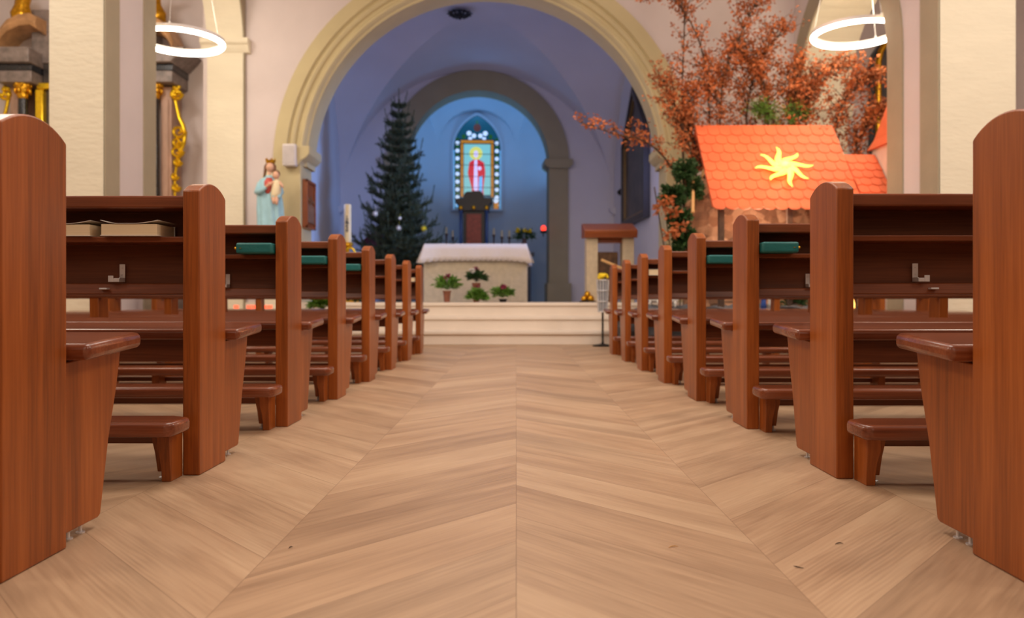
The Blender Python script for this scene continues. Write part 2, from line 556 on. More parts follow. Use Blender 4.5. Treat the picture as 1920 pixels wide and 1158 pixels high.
# moulded archivolt: profile (radius, depth) swept over the arch
rp = [(3.02, 0.02), (3.02, -0.03), (2.84, -0.03), (2.83, 0.00), (2.815, 0.02), (2.79, 0.0), (2.765, -0.005), (2.74, 0.01), (2.72, 0.05),
      (2.69, 0.055), (2.665, 0.035), (2.64, 0.035), (2.615, 0.06), (2.60, 0.11), (2.57, 0.13), (2.57, 0.60), (2.86, 0.60)]
rings = []
pth = [(180, None, z) for z in (2.66,)] + [(a, 1, None) for a in [180 - 180 * i / 56 for i in range(57)]] + [(0, None, z) for z in (2.66,)]
for i in range(57):
    a = R(180 - 180 * i / 56)
    zz = ASP
    rings.append([(AX + r * math.cos(a), 11.5 + d, zz + r * math.sin(a)) for r, d in rp])
mb = MB(); mb.loft(rings, closed=False, caps=False)
struct('trim_1', mb, M_arch, smooth=30)
# piers under the archivolt + imposts
for k, sgn in ((2, -1), (3, 1)):
    mb = MB()
    x0, x1 = sorted((AX + sgn * 2.62, AX + sgn * 3.0))
    mb.box(x0, x1, 11.46, 12.08, 0, 2.56)
    struct('trim_%d' % k, mb, M_arch, bevel=0.01)
    mb = MB()
    xi, xo = AX + sgn * 2.50, AX + sgn * 2.86
    pr = [(0, 2.50), (0.0, 2.56), (-0.05, 2.60), (-0.08, 2.66), (-0.08, 2.74), (0.3, 2.74), (0.3, 2.50)]
    prf = [(2.63, 2.48), (2.60, 2.54), (2.53, 2.58), (2.48, 2.64), (2.48, 2.75), (2.84, 2.75), (2.84, 2.48)]
    mb.prism([(AX + sgn * p, q) for p, q in prf], 'y', 11.40, 12.12)
    struct('trim_%d' % (k + 2), mb, M_arch, bevel=0.012)


# arcades left and right
def arcade(sign, xin, xout, ops, name, idx, bw):
    """ops: list of (y0, y1, spring) openings"""
    prof = [(-5.1, 0)]
    for y0, y1, sp in ops:
        r = (y1 - y0) / 2
        prof += [(y0, 0)] + arc((y0 + y1) / 2, sp, r, 180, 0, 28) + [(y1, 0)]
    prof += [(11.5, 0), (11.5, 6.0), (-5.1, 6.0)]
    mb = MB()
    mb.prism(prof, 'x', sign * xin, sign * xout, mi=0, side=1)
    struct('wall_arcade_' + name, mb, [M_pink, M_cream])
    for y0, y1, sp in ops:
        r = (y1 - y0) / 2; c = (y0 + y1) / 2
        inn = [(y0, 0)] + arc(c, sp, r, 180, 0, 28) + [(y1, 0)]
        out = [(y0 - bw, 0)] + arc(c, sp, r + bw, 180, 0, 28) + [(min(y1 + bw, 11.5), 0)]
        mb = MB()
        n = len(inn)
        for xx in (sign * (xin - 0.015),):
            pass
        a = sign * (xin - 0.015); b_ = sign * (xin + 0.005)
        vs = [(a, min(p, 11.49), q) for p, q in inn] + [(a, min(p, 11.49), q) for p, q in out] + [(b_, min(p, 11.49), q) for p, q in inn] + [(b_, min(p, 11.49), q) for p, q in out]
        fs = []
        for i in range(n - 1):
            fs += [(i, i + 1, n + i + 1, n + i), (i, 2 * n + i, 2 * n + i + 1, i + 1), (n + i, n + i + 1, 3 * n + i + 1, 3 * n + i)]
        mb.add(vs, fs)
        struct('trim_%d' % idx, mb, M_olive); idx += 1
    return idx


ix = arcade(-1, 3.9, 4.42, [(-0.2, 3.4, 3.9), (4.0, 7.57, 4.1), (8.63, 11.44, 4.1)], 'left', 6, 0.27)
ix = arcade(1, 4.0, 4.72, [(-0.2, 3.4, 3.9), (4.0, 7.56, 4.1), (8.60, 11.40, 3.15)], 'right', ix, 0.34)
# respond capitals of the arcades at the front wall
for sgn, x0, x1, zc, yy in ((-1, 3.86, 4.50, 4.08, 11.44), (1, 3.96, 4.78, 3.12, 11.40)):
    mb = MB()
    pr = [(0.09, 0.20), (0.09, 0.13), (0.05, 0.10), (0.03, 0.04), (0.0, 0.0), (-0.3, 0.0), (-0.3, 0.20)]
    prof = [(yy - p, zc + q) for p, q in pr]
    mb.prism(prof, 'x', sgn * x0 - sgn * 0.05, sgn * x1)
    struct('trim_%d' % ix, mb, M_cream, bevel=0.01); ix += 1

# steps and chancel platform
S1, S2, S3 = 9.72, 10.06, 10.40
PL, PR = -2.35, 3.0
steps = [(S1, 0.0, 0.173), (S2, 0.173, 0.346), (S3, 0.346, 0.518)]
for i, (ys, z0, z1) in enumerate(steps):
    mb = MB()
    if i < 2:
        mb.box(PL - .0, PR, ys + 0.03, steps[i + 1][0] + 0.05, 0.0, z1 - 0.045)
        mb.box(PL - .02, PR, ys, steps[i + 1][0] + 0.05, z1 - 0.045, z1)
    else:
        mb.box(PL, PR, ys + 0.03, 11.46, 0.0, z1 - 0.045)
        mb.box(PL - .02, PR, ys, 11.46, z1 - 0.045, z1)
    struct('trim_%d' % ix, mb, M_step, bevel=0.008); ix += 1
mb = MB(); mb.box(-3.9, 3.2, 11.46, 22.5, 0.3, 0.518)
struct('floor_chancel', mb, M_step)

# chancel: side walls, back wall with the apse arch, groin vault
CU = 2.9
for k, s in (('left', -1), ('right', 1)):
    mb = MB(); x0, x1 = sorted((s * CU, s * (CU + 0.15)))
    mb.box(x0, x1, 0.50, 5.7, 0.5, 6.2)
    struct('wall_chancel_' + k, to_chancel(mb), M_chan)
prof = [(-3.05, .5), (-1.55, .5), (-1.55, 3.50)] + arc(0, 3.50, 1.55, 180, 0, 36)[1:-1] + [(1.55, 3.50), (1.55, .5), (3.05, .5), (3.05, 6.3), (-3.05, 6.3)]
mb = MB(); mb.prism(prof, 'y', 5.5, 6.0)
struct('wall_chancel_back', to_chancel(mb), M_chan)
# arch ring of the apse arch
rp = [(1.93, 5.49), (1.93, 5.44), (1.50, 5.44), (1.50, 6.02), (1.56, 6.02)]
rings = [[(0 + r * math.cos(R(a)), d, 3.50 + r * math.sin(R(a))) for r, d in rp] for a in [180 - i * 5 for i in range(37)]]
mb = MB(); mb.loft(rings, closed=False, caps=False)
for s in (-1, 1):
    x0, x1 = sorted((s * 1.50, s * 1.91))
    mb.box(x0, x1, 5.44, 6.02, 0.5, 3.5)
    x0, x1 = sorted((s * 1.46, s * 1.97)); mb.box(x0, x1, 5.38, 6.05, 0.5, 0.92)
    prf = [(1.50, 3.36), (1.44, 3.40), (1.40, 3.44), (1.40, 3.55), (2.0, 3.55), (2.0, 3.44), (1.96, 3.40), (1.92, 3.36)]
    mb.prism([(s * p, q) for p, q in prf], 'y', 5.35, 6.06)
struct('trim_%d' % ix, to_chancel(mb), M_grey, smooth=30); ix += 1


def vault():
    mb = MB(); N = 48; h = N // 2
    r2 = 2.56; dm = 3.0
    vs = []
    for j in range(N + 1):
        v = math.sin(PI / 2 * (j - h) / h)
        for i in range(N + 1):
            u = math.sin(PI / 2 * (i - h) / h)
            z = 2.50 + CU * max(math.sqrt(max(0, 1 - u * u)), math.sqrt(max(0, 1 - v * v))) + 0.40 * (1 - u * u) * (1 - v * v)
            vs.append((u * CU, dm + v * r2, z))
    fs = []
    for j in range(N):
        for i in range(N):
            a = j * (N + 1) + i; b = a + 1; c = a + N + 2; d = a + N + 1
            if (i < h) == (j < h):
                fs += [(a, b, c), (a, c, d)]
            else:
                fs += [(a, b, d), (b, c, d)]
    mb.add(vs, fs)
    return mb


struct('ceiling_chancel', to_chancel(vault()), M_chan, smooth=14)
for s in (-1, 1):
    for dd in (0.62, 5.40):
        mb = MB()
        prf = [(CU + .02, 2.36), (CU - .06, 2.40), (CU - .12, 2.46), (CU - .12, 2.52), (CU + .02, 2.52)]
        mb.prism([(s * p, q) for p, q in prf], 'y', dd - .12, dd + .12)
        struct('trim_%d' % ix, to_chancel(mb), M_chan); ix += 1


# apse: half-round wall with lunettes cut into a small dome
def apse():
    mb = MB(); NT = 72; NR = 22; RA = 1.95; d0 = 6.35; sp = 4.28; w_ = 0.93
    th = [R(i * 180 / NT) for i in range(NT + 1)]
    lun = [R(90), R(31), R(149)]
    def hz(r, t):
        z = sp + math.sqrt(max(0, RA * RA - r * r)) * 0.95
        for l in lun:
            c = r * math.cos(t - l); s_ = r * math.sin(t - l)
            if c > 0 and abs(s_) < w_:
                z = max(z, sp + math.sqrt(w_ * w_ - s_ * s_) * 1.02)
        return z
    vs = []
    for j in range(NR + 1):
        r = RA * math.sin(PI / 2 * j / NR)
        for t in th:
            vs.append((r * math.cos(t), d0 + r * math.sin(t), hz(r, t)))
    fs = []
    for j in range(NR):
        for i in range(NT):
            a = j * (NT + 1) + i
            fs.append((a, a + 1, a + NT + 2, a + NT + 1))
    mb.add(vs, fs)
    wl = MB(); vs = []; fs = []
    for t in th:
        for z in (0.5, hz(RA, t)):
            vs.append((RA * math.cos(t), d0 + RA * math.sin(t), z))
    for i in range(NT): fs.append((2 * i, 2 * i + 2, 2 * i + 3, 2 * i + 1))
    wl.add(vs, fs)
    for s in (-1, 1):
        wl.quad((s * RA, 5.95, .5), (s * RA, d0, .5), (s * RA, d0, 6.2), (s * RA, 5.95, 6.2))
    mb.quad((-RA, 5.95, 6.13), (RA, 5.95, 6.13), (RA, d0, 6.13), (-RA, d0, 6.13))
    return mb, wl


dome, wl = apse()
struct('ceiling_apse', to_chancel(dome), M_apse, smooth=20)
struct('wall_apse', to_chancel(wl), M_apse, smooth=30)


# ---- stained glass window
def glassmat(name, col, e=1.0):
    m, nt, b = newmat(name)
    b.inputs['Base Color'].default_value = col
    b.inputs['Emission Color'].default_value = col
    b.inputs['Emission Strength'].default_value = e
    b.inputs['Roughness'].default_value = 0.2
    return m


GM = [glassmat('glass_' + n, srgb(*c), e) for n, c, e in (
    ('teal', (10, 66, 84), 0.7), ('turquoise', (130, 196, 188), 0.62), ('orange', (196, 122, 30), 0.6), ('white', (205, 222, 240), 0.8),
    ('green', (34, 84, 22), 0.55), ('red', (206, 22, 44), 0.7), ('lilac', (206, 190, 226), 0.85), ('yellow', (216, 206, 96), 0.75),
    ('brown', (92, 44, 26), 0.5), ('skyblue', (96, 170, 220), 0.85), ('lead', (10, 16, 22), 0.0))]


def window():
    d = 8.18; z0 = 2.80; zs = 4.22; hw = 0.58; zt = 5.10
    mb = MB()
    def arcp(hw, zs, zt, n=10):
        # pointed arch outline, right half from spring to the tip
        H = zt - zs; Rr = (H * H + hw * hw) / (2 * hw)
        out = []
        a1 = math.asin(min(1, H / Rr))
        for i in range(n + 1):
            a = a1 * i / n
            out.append((hw - Rr + Rr * math.cos(a), zs + Rr * math.sin(a)))
        return out
    def outline(hw, z0, zs, zt):
        r = arcp(hw, zs, zt)
        return [(-hw, z0), (hw, z0)] + r + [(-p, q) for p, q in r[-2::-1]]
    def flat(poly, y, mi):
        mb.add([(p, y, q) for p, q in poly], [tuple(range(len(poly)))], mi)
    def disc(x, z, rx, rz, y, mi, n=12):
        flat([(x + rx * math.cos(2 * PI * i / n), z + rz * math.sin(2 * PI * i / n)) for i in range(n)], y, mi)
    def rect(x0, x1, za, zb, y, mi): flat([(x0, za), (x1, za), (x1, zb), (x0, zb)], y, mi)
    flat(outline(hw, z0, zs, zt), d, 0)
    y = d - 0.004
    for s in (-1, 1):
        rect(s * 0.37 - 0.03, s * 0.37 + 0.03, z0 + .3, 4.42, y, 2)
        for k in range(9):
            zz = z0 + 0.10 + k * 0.19
            disc(s * 0.485, zz, 0.052, 0.048, y, 3)
            rect(s * 0.485 - 0.045, s * 0.485 + 0.045, zz + 0.068, zz + 0.125, y, 4)
        rect(s * 0.565 - 0.012, s * 0.565 + 0.012, z0, 4.25, y, 9)
        disc(s * 0.20, 4.66, .06, .06, y, 3); disc(s * 0.08, 4.60, .055, .055, y, 3); disc(s * 0.17, 4.53, .05, .04, y, 3)
        disc(s * 0.33, 4.58, .05, .06, y, 4)
    rect(-0.40, 0.40, 4.42, 4.49, y, 2)
    rect(-0.335, 0.335, z0 + .35, 4.40, y, 1)
    disc(0, 4.80, .09, .10, y, 8); disc(0, 4.93, .03, .05, y, 4)
    y2 = d - 0.008
    disc(-0.03, 4.17, .16, .16, y2, 7, 18); disc(-0.03, 4.15, .055, .09, y2 - .003, 6)
    flat([(-.23, 3.68), (-.19, 3.95), (-.08, 4.02), (.04, 4.02), (.17, 3.94), (.20, 3.70), (.15, 3.30), (.17, 2.98), (-.15, 2.95), (-.13, 3.30)], y2, 5)
    flat([(-.09, 3.30), (-.07, 4.00), (.0, 4.02), (.02, 3.30), (-.02, 3.15)], y2 - .003, 6)
    flat([(.03, 3.20), (.05, 3.60), (.13, 3.62), (.12, 3.10)], y2 - .003, 9)
    disc(0.06, 3.80, .045, .05, y2 - .004, 6)
    flat([(-.14, 2.98), (-.12, 3.25), (.10, 3.25), (.12, 3.0)], y2 - .004, 8)
    rect(.40, .52, 2.80, 2.98, y2, 2); disc(.46, 3.02, .07, .07, y2 - .003, 3)
    rect(-.52, -.42, 2.84, 3.0, y2, 9)
    y3 = d - 0.016
    for zz in (3.05, 3.33, 3.60, 3.88, 4.15, 4.40, 4.50):
        mb.box(-hw + .01, hw - .01, y3, y3 + .01, zz - .006, zz + .006, 10)
    for xx in (-.535, -.41, -.335, .335, .41, .535):
        mb.box(xx - .006, xx + .006, y3, y3 + .01, z0, 4.44, 10)
    o = struct('window_1', to_chancel(mb), GM)
    # stone frame standing proud of the wall
    ou = outline(hw + .05, z0 - .05, zs, zt + .07); inn = outline(hw, z0, zs, zt)
    f = MB(); n = len(ou)
    for i in range(n):
        j = (i + 1) % n
        a, b, c, e = ou[i], ou[j], inn[j], inn[i]
        f.quad((a[0], d - .05, a[1]), (b[0], d - .05, b[1]), (c[0], d - .05, c[1]), (e[0], d - .05, e[1]))
        f.quad((e[0], d - .05, e[1]), (c[0], d - .05, c[1]), (c[0], d + .02, c[1]), (e[0], d + .02, e[1]))
        f.quad((a[0], d - .05, a[1]), (b[0], d - .05, b[1]), (b[0], d + .12, b[1]), (a[0], d + .12, a[1]))
    fr = link('window_frame', to_chancel(f), M_apse, parent=o)
    return o


window()

# ------------------------------------------------------------------ pews
LEN = 2.72


def rot_profile(pts): return pts


def make_pew(sd, label, loc):
    """sd = -1: pew to the left of the aisle, 1: right. local x grows away from the aisle."""
    g = 'pews left of the aisle' if sd < 0 else 'pews right of the aisle'
    t = thing('pew', label, 'pew', loc, 0, g)
    def put(name, mb, m, par=t, **k):
        mb.v = [(p[0] * sd, p[1], p[2]) for p in mb.v]
        mb.f = [tuple(reversed(f)) for f in mb.f] if sd < 0 else mb.f
        return link(name, mb, m, par, **k)
    # end posts with arched top
    top = [(0.11 + 0.110 * math.cos(R(a)) * 1.0, 0) for a in range(0)]
    c = 0.20; 
    rr = (0.11 ** 2 + 0.034 ** 2) / (2 * 0.034); zc = 0.902 - rr; a0 = math.degrees(math.asin(0.11 / rr))
    arcp = [(0.11 + rr * math.sin(R(a0 - 2 * a0 * i / 12)), zc + rr * math.cos(R(a0 - 2 * a0 * i / 12))) for i in range(13)]
    post = [(0.0, 0.0), (0.22, 0.0)] + arcp
    for x0 in (0.0, LEN - 0.052):
        mb = MB(); mb.prism(post, 'x', x0, x0 + 0.052)
        put('end_post', mb, M_post, bevel=0.004)
        mb = MB()
        sp = [(0.20, 0.023), (0.380, 0.023), (0.392, 0.028), (0.43, 0.20), (0.468, 0.32), (0.488, 0.408), (0.20, 0.395)]
        xx = x0 + (0.017 if x0 == 0 else 0.0)
        mb.prism(sp, 'x', xx, xx + 0.035)
        e = put('seat_end_panel', mb, M_post, bevel=0.003)
        if x0 == 0:
            for yy in (0.285, 0.335):
                st = MB()
                st.lathe([(0.010, 0.0), (0.010, 0.003), (0.004, 0.004), (0.004, 0.018), (0.009, 0.019), (0.009, 0.027)], (xx + 0.017, yy, 0), 10)
                put('glide_foot', st, M_steel, e)
    # seat, notched round the posts, sloping gently up to the front
    o = [(-0.038, 0.236), (LEN + 0.038, 0.236), (LEN + 0.038, 0.475),
         (LEN + 0.028, 0.492), (LEN + 0.012, 0.50), (-0.012, 0.50), (-0.028, 0.492), (-0.038, 0.475)]
    mb = MB(); mb.prism(o, 'z', 0.401, 0.438)
    mb.v = [(x, y, z + (y - 0.24) * 0.065) for x, y, z in mb.v]
    put('seat', mb, M_seat, bevel=0.013, seg=3)
    mb = MB(); mb.box(0.052, LEN - 0.052, 0.30, 0.325, 0.325, 0.402); put('seat_apron', mb, M_hor, bevel=0.003)
    # back
    mb = MB(); mb.box(0.052, LEN - 0.052, 0.03, 0.205, 0.818, 0.857); put('top_rail', mb, M_hor, bevel=0.006)
    mb = MB(); mb.box(0.052, LEN - 0.052, 0.036, 0.165, 0.713, 0.731); put('book_shelf', mb, M_hor, bevel=0.003)
    mb = MB(); pr = [(0.135, 0.56), (0.152, 0.56), (0.187, 0.82), (0.170, 0.82)]
    mb.prism(pr, 'x', 0.050, LEN - 0.050); put('back_panel', mb, M_panel)
    mb = MB(); pr = [(0.105, 0.552), (0.150, 0.552), (0.155, 0.588), (0.115, 0.588)]
    mb.prism(pr, 'x', 0.052, LEN - 0.052); put('lower_rail', mb, M_hor, bevel=0.004)
    mb = MB()
    mb.prism([(0.12, 0.0), (0.33, 0.0), (0.345, 0.03), (0.36, 0.325), (0.25, 0.33), (0.232, 0.36), (0.22, 0.556), (0.112, 0.556), (0.118, 0.30)], 'x', 1.35, 1.40)
    put('centre_support', mb, M_post, bevel=0.003)
    # kneeler
    mb = MB()
    o = [(0.002, -0.06), (0.002, -0.165), (0.010, -0.182), (0.028, -0.19), (LEN - .03, -0.19), (LEN - .01, -0.182), (LEN - .002, -0.165), (LEN - .002, -0.06), (LEN - 0.056, -0.03), (0.056, -0.03)]
    mb.prism(o, 'z', 0.146, 0.188)
    kn = put('kneeler', mb, M_seat, bevel=0.013, seg=3)
    for lx in (0.050, 0.92, 1.75, LEN - 0.085):
        w0, w1, w2 = 0.040, 0.030, 0.027
        mb = MB()
        rows = []
        for z, ww, y0 in ((0.0, w2, -0.088), (0.03, w2 + .001, -0.088), (0.07, w1 + .002, -0.092), (0.10, w1 + .010, -0.096), (0.125, w0 - .002, -0.098), (0.147, w0, -0.098)):
            rows.append([(lx, y0, z), (lx + ww, y0, z), (lx + ww, -0.004, z), (lx, -0.004, z)])
        mb.loft(rows); put('kneeler_leg', mb, M_post, kn, bevel=0.002)
    mb = MB()
    rows = [[(lx, y0, z), (lx + ww, y0, z), (lx + ww, -0.012, z), (lx, -0.012, z)] for lx, z, ww, y0 in
            ((0.088, 0.022, .018, -.05), (0.092, 0.08, .020, -.055), (0.097, 0.12, .022, -.06), (0.097, 0.147, .024, -.06))]
    mb.loft(rows)
    b = put('kneeler_bracket', mb, M_post, kn, bevel=0.002)
    st = MB(); st.lathe([(0.011, 0), (0.011, .004), (0.005, .006), (0.005, .024)], (0.097, -0.035, 0), 10); put('kneeler_stud', st, M_steel, kn)
    mb = MB(); mb.box(0.052, LEN - 0.052, -0.028, -0.002, 0.102, 0.126); put('kneeler_stretcher', mb, M_hor, kn, bevel=0.003)
    # steel bag hook
    hk = MB()
    hx, hy = 0.300, 0.136
    hk.box(hx - .009, hx + .009, hy - .006, hy - .003, .598, .650)
    hk.box(hx - .009, hx + .024, hy - .040, hy - .037, .592, .604)
    hk.box(hx - .009, hx - .006, hy - .040, hy - .003, .592, .606)
    hk.box(hx + .012, hx + .028, hy - .041, hy - .037, .592, .612)
    for zz in (.615, .636): hk.lathe([(0.003, 0), (0.003, .003)], (hx, hy - .007, zz), 8)
    hk.box(hx + .03, hx + .055, hy - .045, hy - .02, .568, .573)
    put('bag_hook', hk, M_steel, bevel=0.001)
    return t


LX, RX = -0.966, 0.957
ordi = ['nearest to the camera', 'second from the camera', 'third from the camera', 'fourth from the camera', 'fifth from the camera',
        'sixth from the camera', 'seventh from the camera', 'farthest, before the altar steps']
extraL = [', cut by the picture edge', ', two books on its shelf', ', teal pad on shelf', ', teal pad on shelf', ', teal pad on shelf', '', '', '']
extraR = [', cut by the picture edge', ', its book shelf empty', ', teal pad on shelf', ', teal pad on shelf', ', empty shelf', ', pale book on shelf', '', '']
YL = [1.50 + 0.94 * k for k in range(8)]
YR = [1.46 + 0.93 * k for k in range(8)]
pl = make_pew(-1, 'mahogany pew left of the aisle, %s%s' % (ordi[0], extraL[0]), (LX, YL[0], 0))
pr_ = make_pew(1, 'mahogany pew right of the aisle, %s%s' % (ordi[0], extraR[0]), (RX, YR[0], 0))
for k in range(1, 8):
    dup(pl, (LX, YL[k], 0), 'mahogany pew left of the aisle, %s%s' % (ordi[k], extraL[k]))
    dup(pr_, (RX, YR[k], 0), 'mahogany pew right of the aisle, %s%s' % (ordi[k], extraR[k]))


# ------------------------------------------------------------------ books and pads on the pew shelves
def book(label, x0, x1, y, z, dy=0.10, h=0.030, curl=True, group='pale hymn books on the pew shelves', rz=0.0):
    cx = (x0 + x1) / 2; hw = (x1 - x0) / 2
    t = thing('hymn_book', label, 'book', (cx, y, z), rz, group)
    mb = MB(); mb.box(-hw + .002, hw - .003, 0.002, dy - .003, 0.0025, h - .0025); link('page_block', mb, M_paper, t)
    mb = MB()
    mb.box(-hw, hw, 0, dy, 0, .0022)
    n = 8
    for i in range(n):
        xa, xb = -hw + 2 * hw * i / n, -hw + 2 * hw * (i + 1) / n
        def zc(x):
            q = (x + hw) / (2 * hw)
            return h - .001 + (0.010 * (1 - q / .25) ** 1.5 if q < .25 else 0) + (0.010 * ((q - .6) / .4) ** 1.5 if q > .6 else 0) if curl else h - .001
        mb.add([(xa, 0, zc(xa)), (xb, 0, zc(xb)), (xb, dy, zc(xb)), (xa, dy, zc(xa)), (xa, 0, zc(xa) + .0015), (xb, 0, zc(xb) + .0015), (xb, dy, zc(xb) + .0015), (xa, dy, zc(xa) + .0015)],
               [(0, 3, 2, 1), (4, 5, 6, 7), (0, 1, 5, 4), (2, 3, 7, 6), (0, 4, 7, 3), (1, 2, 6, 5)])
    mb.box(-hw, hw, dy - .002, dy, 0, h)
    link('cover', mb, M_cover, t)
    return t


zs = 0.7315
def shelf_x(px, Z): return (px - 968) * Z / F
Zb = YL[1] + 0.01
book('thick pale hymn book lying nearer the post on the second left pew shelf', shelf_x(188, Zb), shelf_x(296, Zb), Zb, zs, dy=0.125, h=0.038)
book('thick pale hymn book on second left pew shelf, cut off by the nearest post', shelf_x(64, Zb + .01), shelf_x(169, Zb + .01), Zb + .01, zs, dy=0.115, h=0.038)
Zb = YR[5] + .01
book('closed pale book on the sixth pew shelf right of the aisle', RX + .056, RX + 0.16, Zb, zs, dy=.12, h=.045, curl=False)
Zb = YL[7] + .01
book('small pale book on the shelf of the farthest pew left of the aisle', LX - 0.16, LX - .056, Zb, zs, dy=.12, h=.04, curl=False)


def pad(label, xa, xb, y, side):
    x0, x1 = sorted((xa, xb))
    t = thing('kneeling_pad', label, 'kneeling pad', ((x0 + x1) / 2, y, zs), 0, 'teal kneeling pads on the pew shelves')
    hw = (x1 - x0) / 2
    mb = MB(); mb.box(-hw, hw, -0.04, 0.125, 0.0, 0.044)
    link('pad_body', mb, M_teal, t, bevel=0.008, seg=3)
    mb = MB(); mb.ball((side * (hw + .004), -.02, .022), (.009, .006, .006), 10, 6); mb.lathe([(.004, 0), (.004, .002)], (side * (hw - .02), -.041, .02), 8)
    link('rivet', mb, M_gold, t)
    return t


pad('teal kneeling pad on the third left pew shelf', LX - .056, shelf_x(447, YL[2]), YL[2] + .005, -1)
pad('teal kneeling pad on the fourth left pew shelf', LX - .056, LX - .62, YL[3] + .005, -1)
pad('teal kneeling pad on the fifth left pew shelf', LX - .056, LX - .62, YL[4] + .005, -1)
pad('teal kneeling pad on the sixth left pew shelf', LX - .30, LX - .86, YL[5] + .005, 1)
pad('teal kneeling pad on the seventh left pew shelf', LX - .22, LX - .78, YL[6] + .005, 1)
pad('teal kneeling pad on the third right pew shelf', RX + .056, shelf_x(1493, YR[2]), YR[2] + .005, 1)
pad('teal kneeling pad on the fourth right pew shelf', RX + .056, RX + .60, YR[3] + .005, 1)


# ------------------------------------------------------------------ ring lamps
def ring_lamp(label, c, Rr=0.47):
    t = thing('ring_lamp', label, 'lamp', c, 0, 'ring lamps above the aisles')
    n = 64
    def ringpts(r, z): return [(r * math.cos(2 * PI * i / n), r * math.sin(2 * PI * i / n), z) for i in range(n)]
    mb = MB(); mb.loft([ringpts(Rr + .032, .0), ringpts(Rr + .032, .062), ringpts(Rr - .022, .062), ringpts(Rr - .022, .0), ringpts(Rr + .032, .0)], caps=False)
    link('ring_housing', mb, M_white, t, smooth=40)
    mb = MB(); mb.loft([ringpts(Rr + .034, .0), ringpts(Rr + .034, .022), ringpts(Rr - .024, .022), ringpts(Rr - .024, -.0), ringpts(Rr - .010, -.014), ringpts(Rr + .02, -.014), ringpts(Rr + .034, .0)], caps=False)
    link('light_diffuser', mb, M_lamp, t, smooth=60)
    top = 6.0 - c[2]
    mb = MB(); mb.lathe([(.06, top - .05), (.06, top)], (0, 0, 0), 20); link('ceiling_mount', mb, M_white, t)
    for k in range(3):
        a = R(40 + 120 * k)
        mb = MB(); mb.tube([(Rr * math.cos(a), Rr * math.sin(a), .055), (Rr * .1 * math.cos(a), Rr * .1 * math.sin(a), top - .03)], .003, 6)
        mb.lathe([(.012, .05), (.012, .09)], (Rr * math.cos(a), Rr * math.sin(a), 0), 8)
        link('hanging_wire', mb, M_steel, t)
    return t


ring_lamp('glowing white ring lamp hanging in the left aisle, partly behind the pillar', tuple(P(337, 80, 9.4)))
ring_lamp('glowing white ring lamp hanging in the right aisle above the crib', tuple(P(1606, 66, 9.3)))
for sx_, xx in ((-1, -4.1), (1, 4.2)):
    pl_ = bpy.data.lights.new('ring_lamp_light', 'POINT'); pl_.energy = 40; pl_.color = (1, .86, .62); pl_.shadow_soft_size = 0.3
    o = bpy.data.objects.new('ring_lamp_light', pl_); COL.objects.link(o); o.location = (xx, 9.5, 4.0)


# ------------------------------------------------------------------ main altar
def altar():
    Z = 13.0
    x0, x1 = P(794, 0, Z).x, P(989, 0, Z).x
    cx = (x0 + x1) / 2; hw = (x1 - x0) / 2
    t = thing('altar', 'pale stone block altar standing on the chancel platform under a white cloth', 'altar', (cx, Z, .518))
    mb = MB(); mb.box(-hw, hw, 0, .95, 0, .90); link('stone_block', mb, M_altar, t, bevel=.01)
    mb = MB(); mb.box(-hw - .0, hw + .0, -.02, .97, .90, .925); link('table_slab', mb, M_altar, t, bevel=.006)
    c = thing('altar_cloth', 'white altar cloth with scalloped lace hem draped over the stone altar', 'cloth', (cx, Z, .518))
    ht = .948
    W0 = hw - .015; yb, yf = .98, -.03
    # top and skirts flaring to hanging corners
    mb = MB()
    mb.quad((-W0, yf, ht), (W0, yf, ht), (W0, yb, ht), (-W0, yb, ht))
    N = 112
    def skirt(p0, p1, out, n, cflare):
        rows = [[], [], [], []]
        for i in range(n + 1):
            q = i / n
            p = p0.lerp(p1, q)
            e = abs(2 * q - 1) ** 6
            tang = (p1 - p0).normalized() * (1 if q > .5 else -1)
            wob = .004 * math.sin(q * 31)
            drop = .262 + .05 * e
            for k, (fr, o_) in enumerate(((0, 0), (.35, .35), (.75, .75), (1, 1))):
                pp = p + Vector((0, 0, -drop * fr)) + out * (.035 * fr + cflare * e * o_ + wob * fr) + tang * (cflare * e * o_)
                if k == 3: pp.z -= .022 * abs(math.sin(q * PI * (n / 5)))
                rows[k].append(pp)
        for a, b in zip(rows[:-1], rows[1:]):
            for i in range(n):
                mb.quad(a[i], a[i + 1], b[i + 1], b[i])
    a, b, c_, d = Vector((-W0, yf, ht)), Vector((W0, yf, ht)), Vector((W0, yb, ht)), Vector((-W0, yb, ht))
    skirt(a, b, Vector((0, -1, 0)), 100, .085); skirt(b, c_, Vector((1, 0, 0)), 60, .085)
    skirt(c_, d, Vector((0, 1, 0)), 100, .085); skirt(d, a, Vector((-1, 0, 0)), 60, .085)
    o = link('linen', mb, M_linen, c, smooth=60, weld=.0015)
    s = o.modifiers.new('s', 'SOLIDIFY'); s.thickness = .004
    # lace band near the hem
    mb = MB()
    for i in range(46):
        x = -W0 + .02 + (2 * W0 - .04) * i / 45
        mb.lathe([(.004, 0), (.010, .003), (.004, .006)], (x, yf - .041, ht - .25), 6, sy=.5)
    link('lace_trim', mb, mat('lace', srgb(196, 176, 160), .9), c)


altar()


# ------------------------------------------------------------------ foliage helpers
def rdir(up=0.0):
    a = random.uniform(0, 2 * PI); z = random.uniform(-1, 1) + up
    return Vector((math.cos(a), math.sin(a), z)).normalized()


def leafy(mb, c, r, n, L, W, up=.3, mi=0):
    for _ in range(n):
        d = rdir(up)
        p = Vector(c) + Vector((d.x * r[0], d.y * r[1], d.z * r[2])) * random.uniform(.15, .8)
        mb.leaf(p, (d + rdir() * .5), rdir(), L * random.uniform(.7, 1.2), W * random.uniform(.8, 1.1), mi)


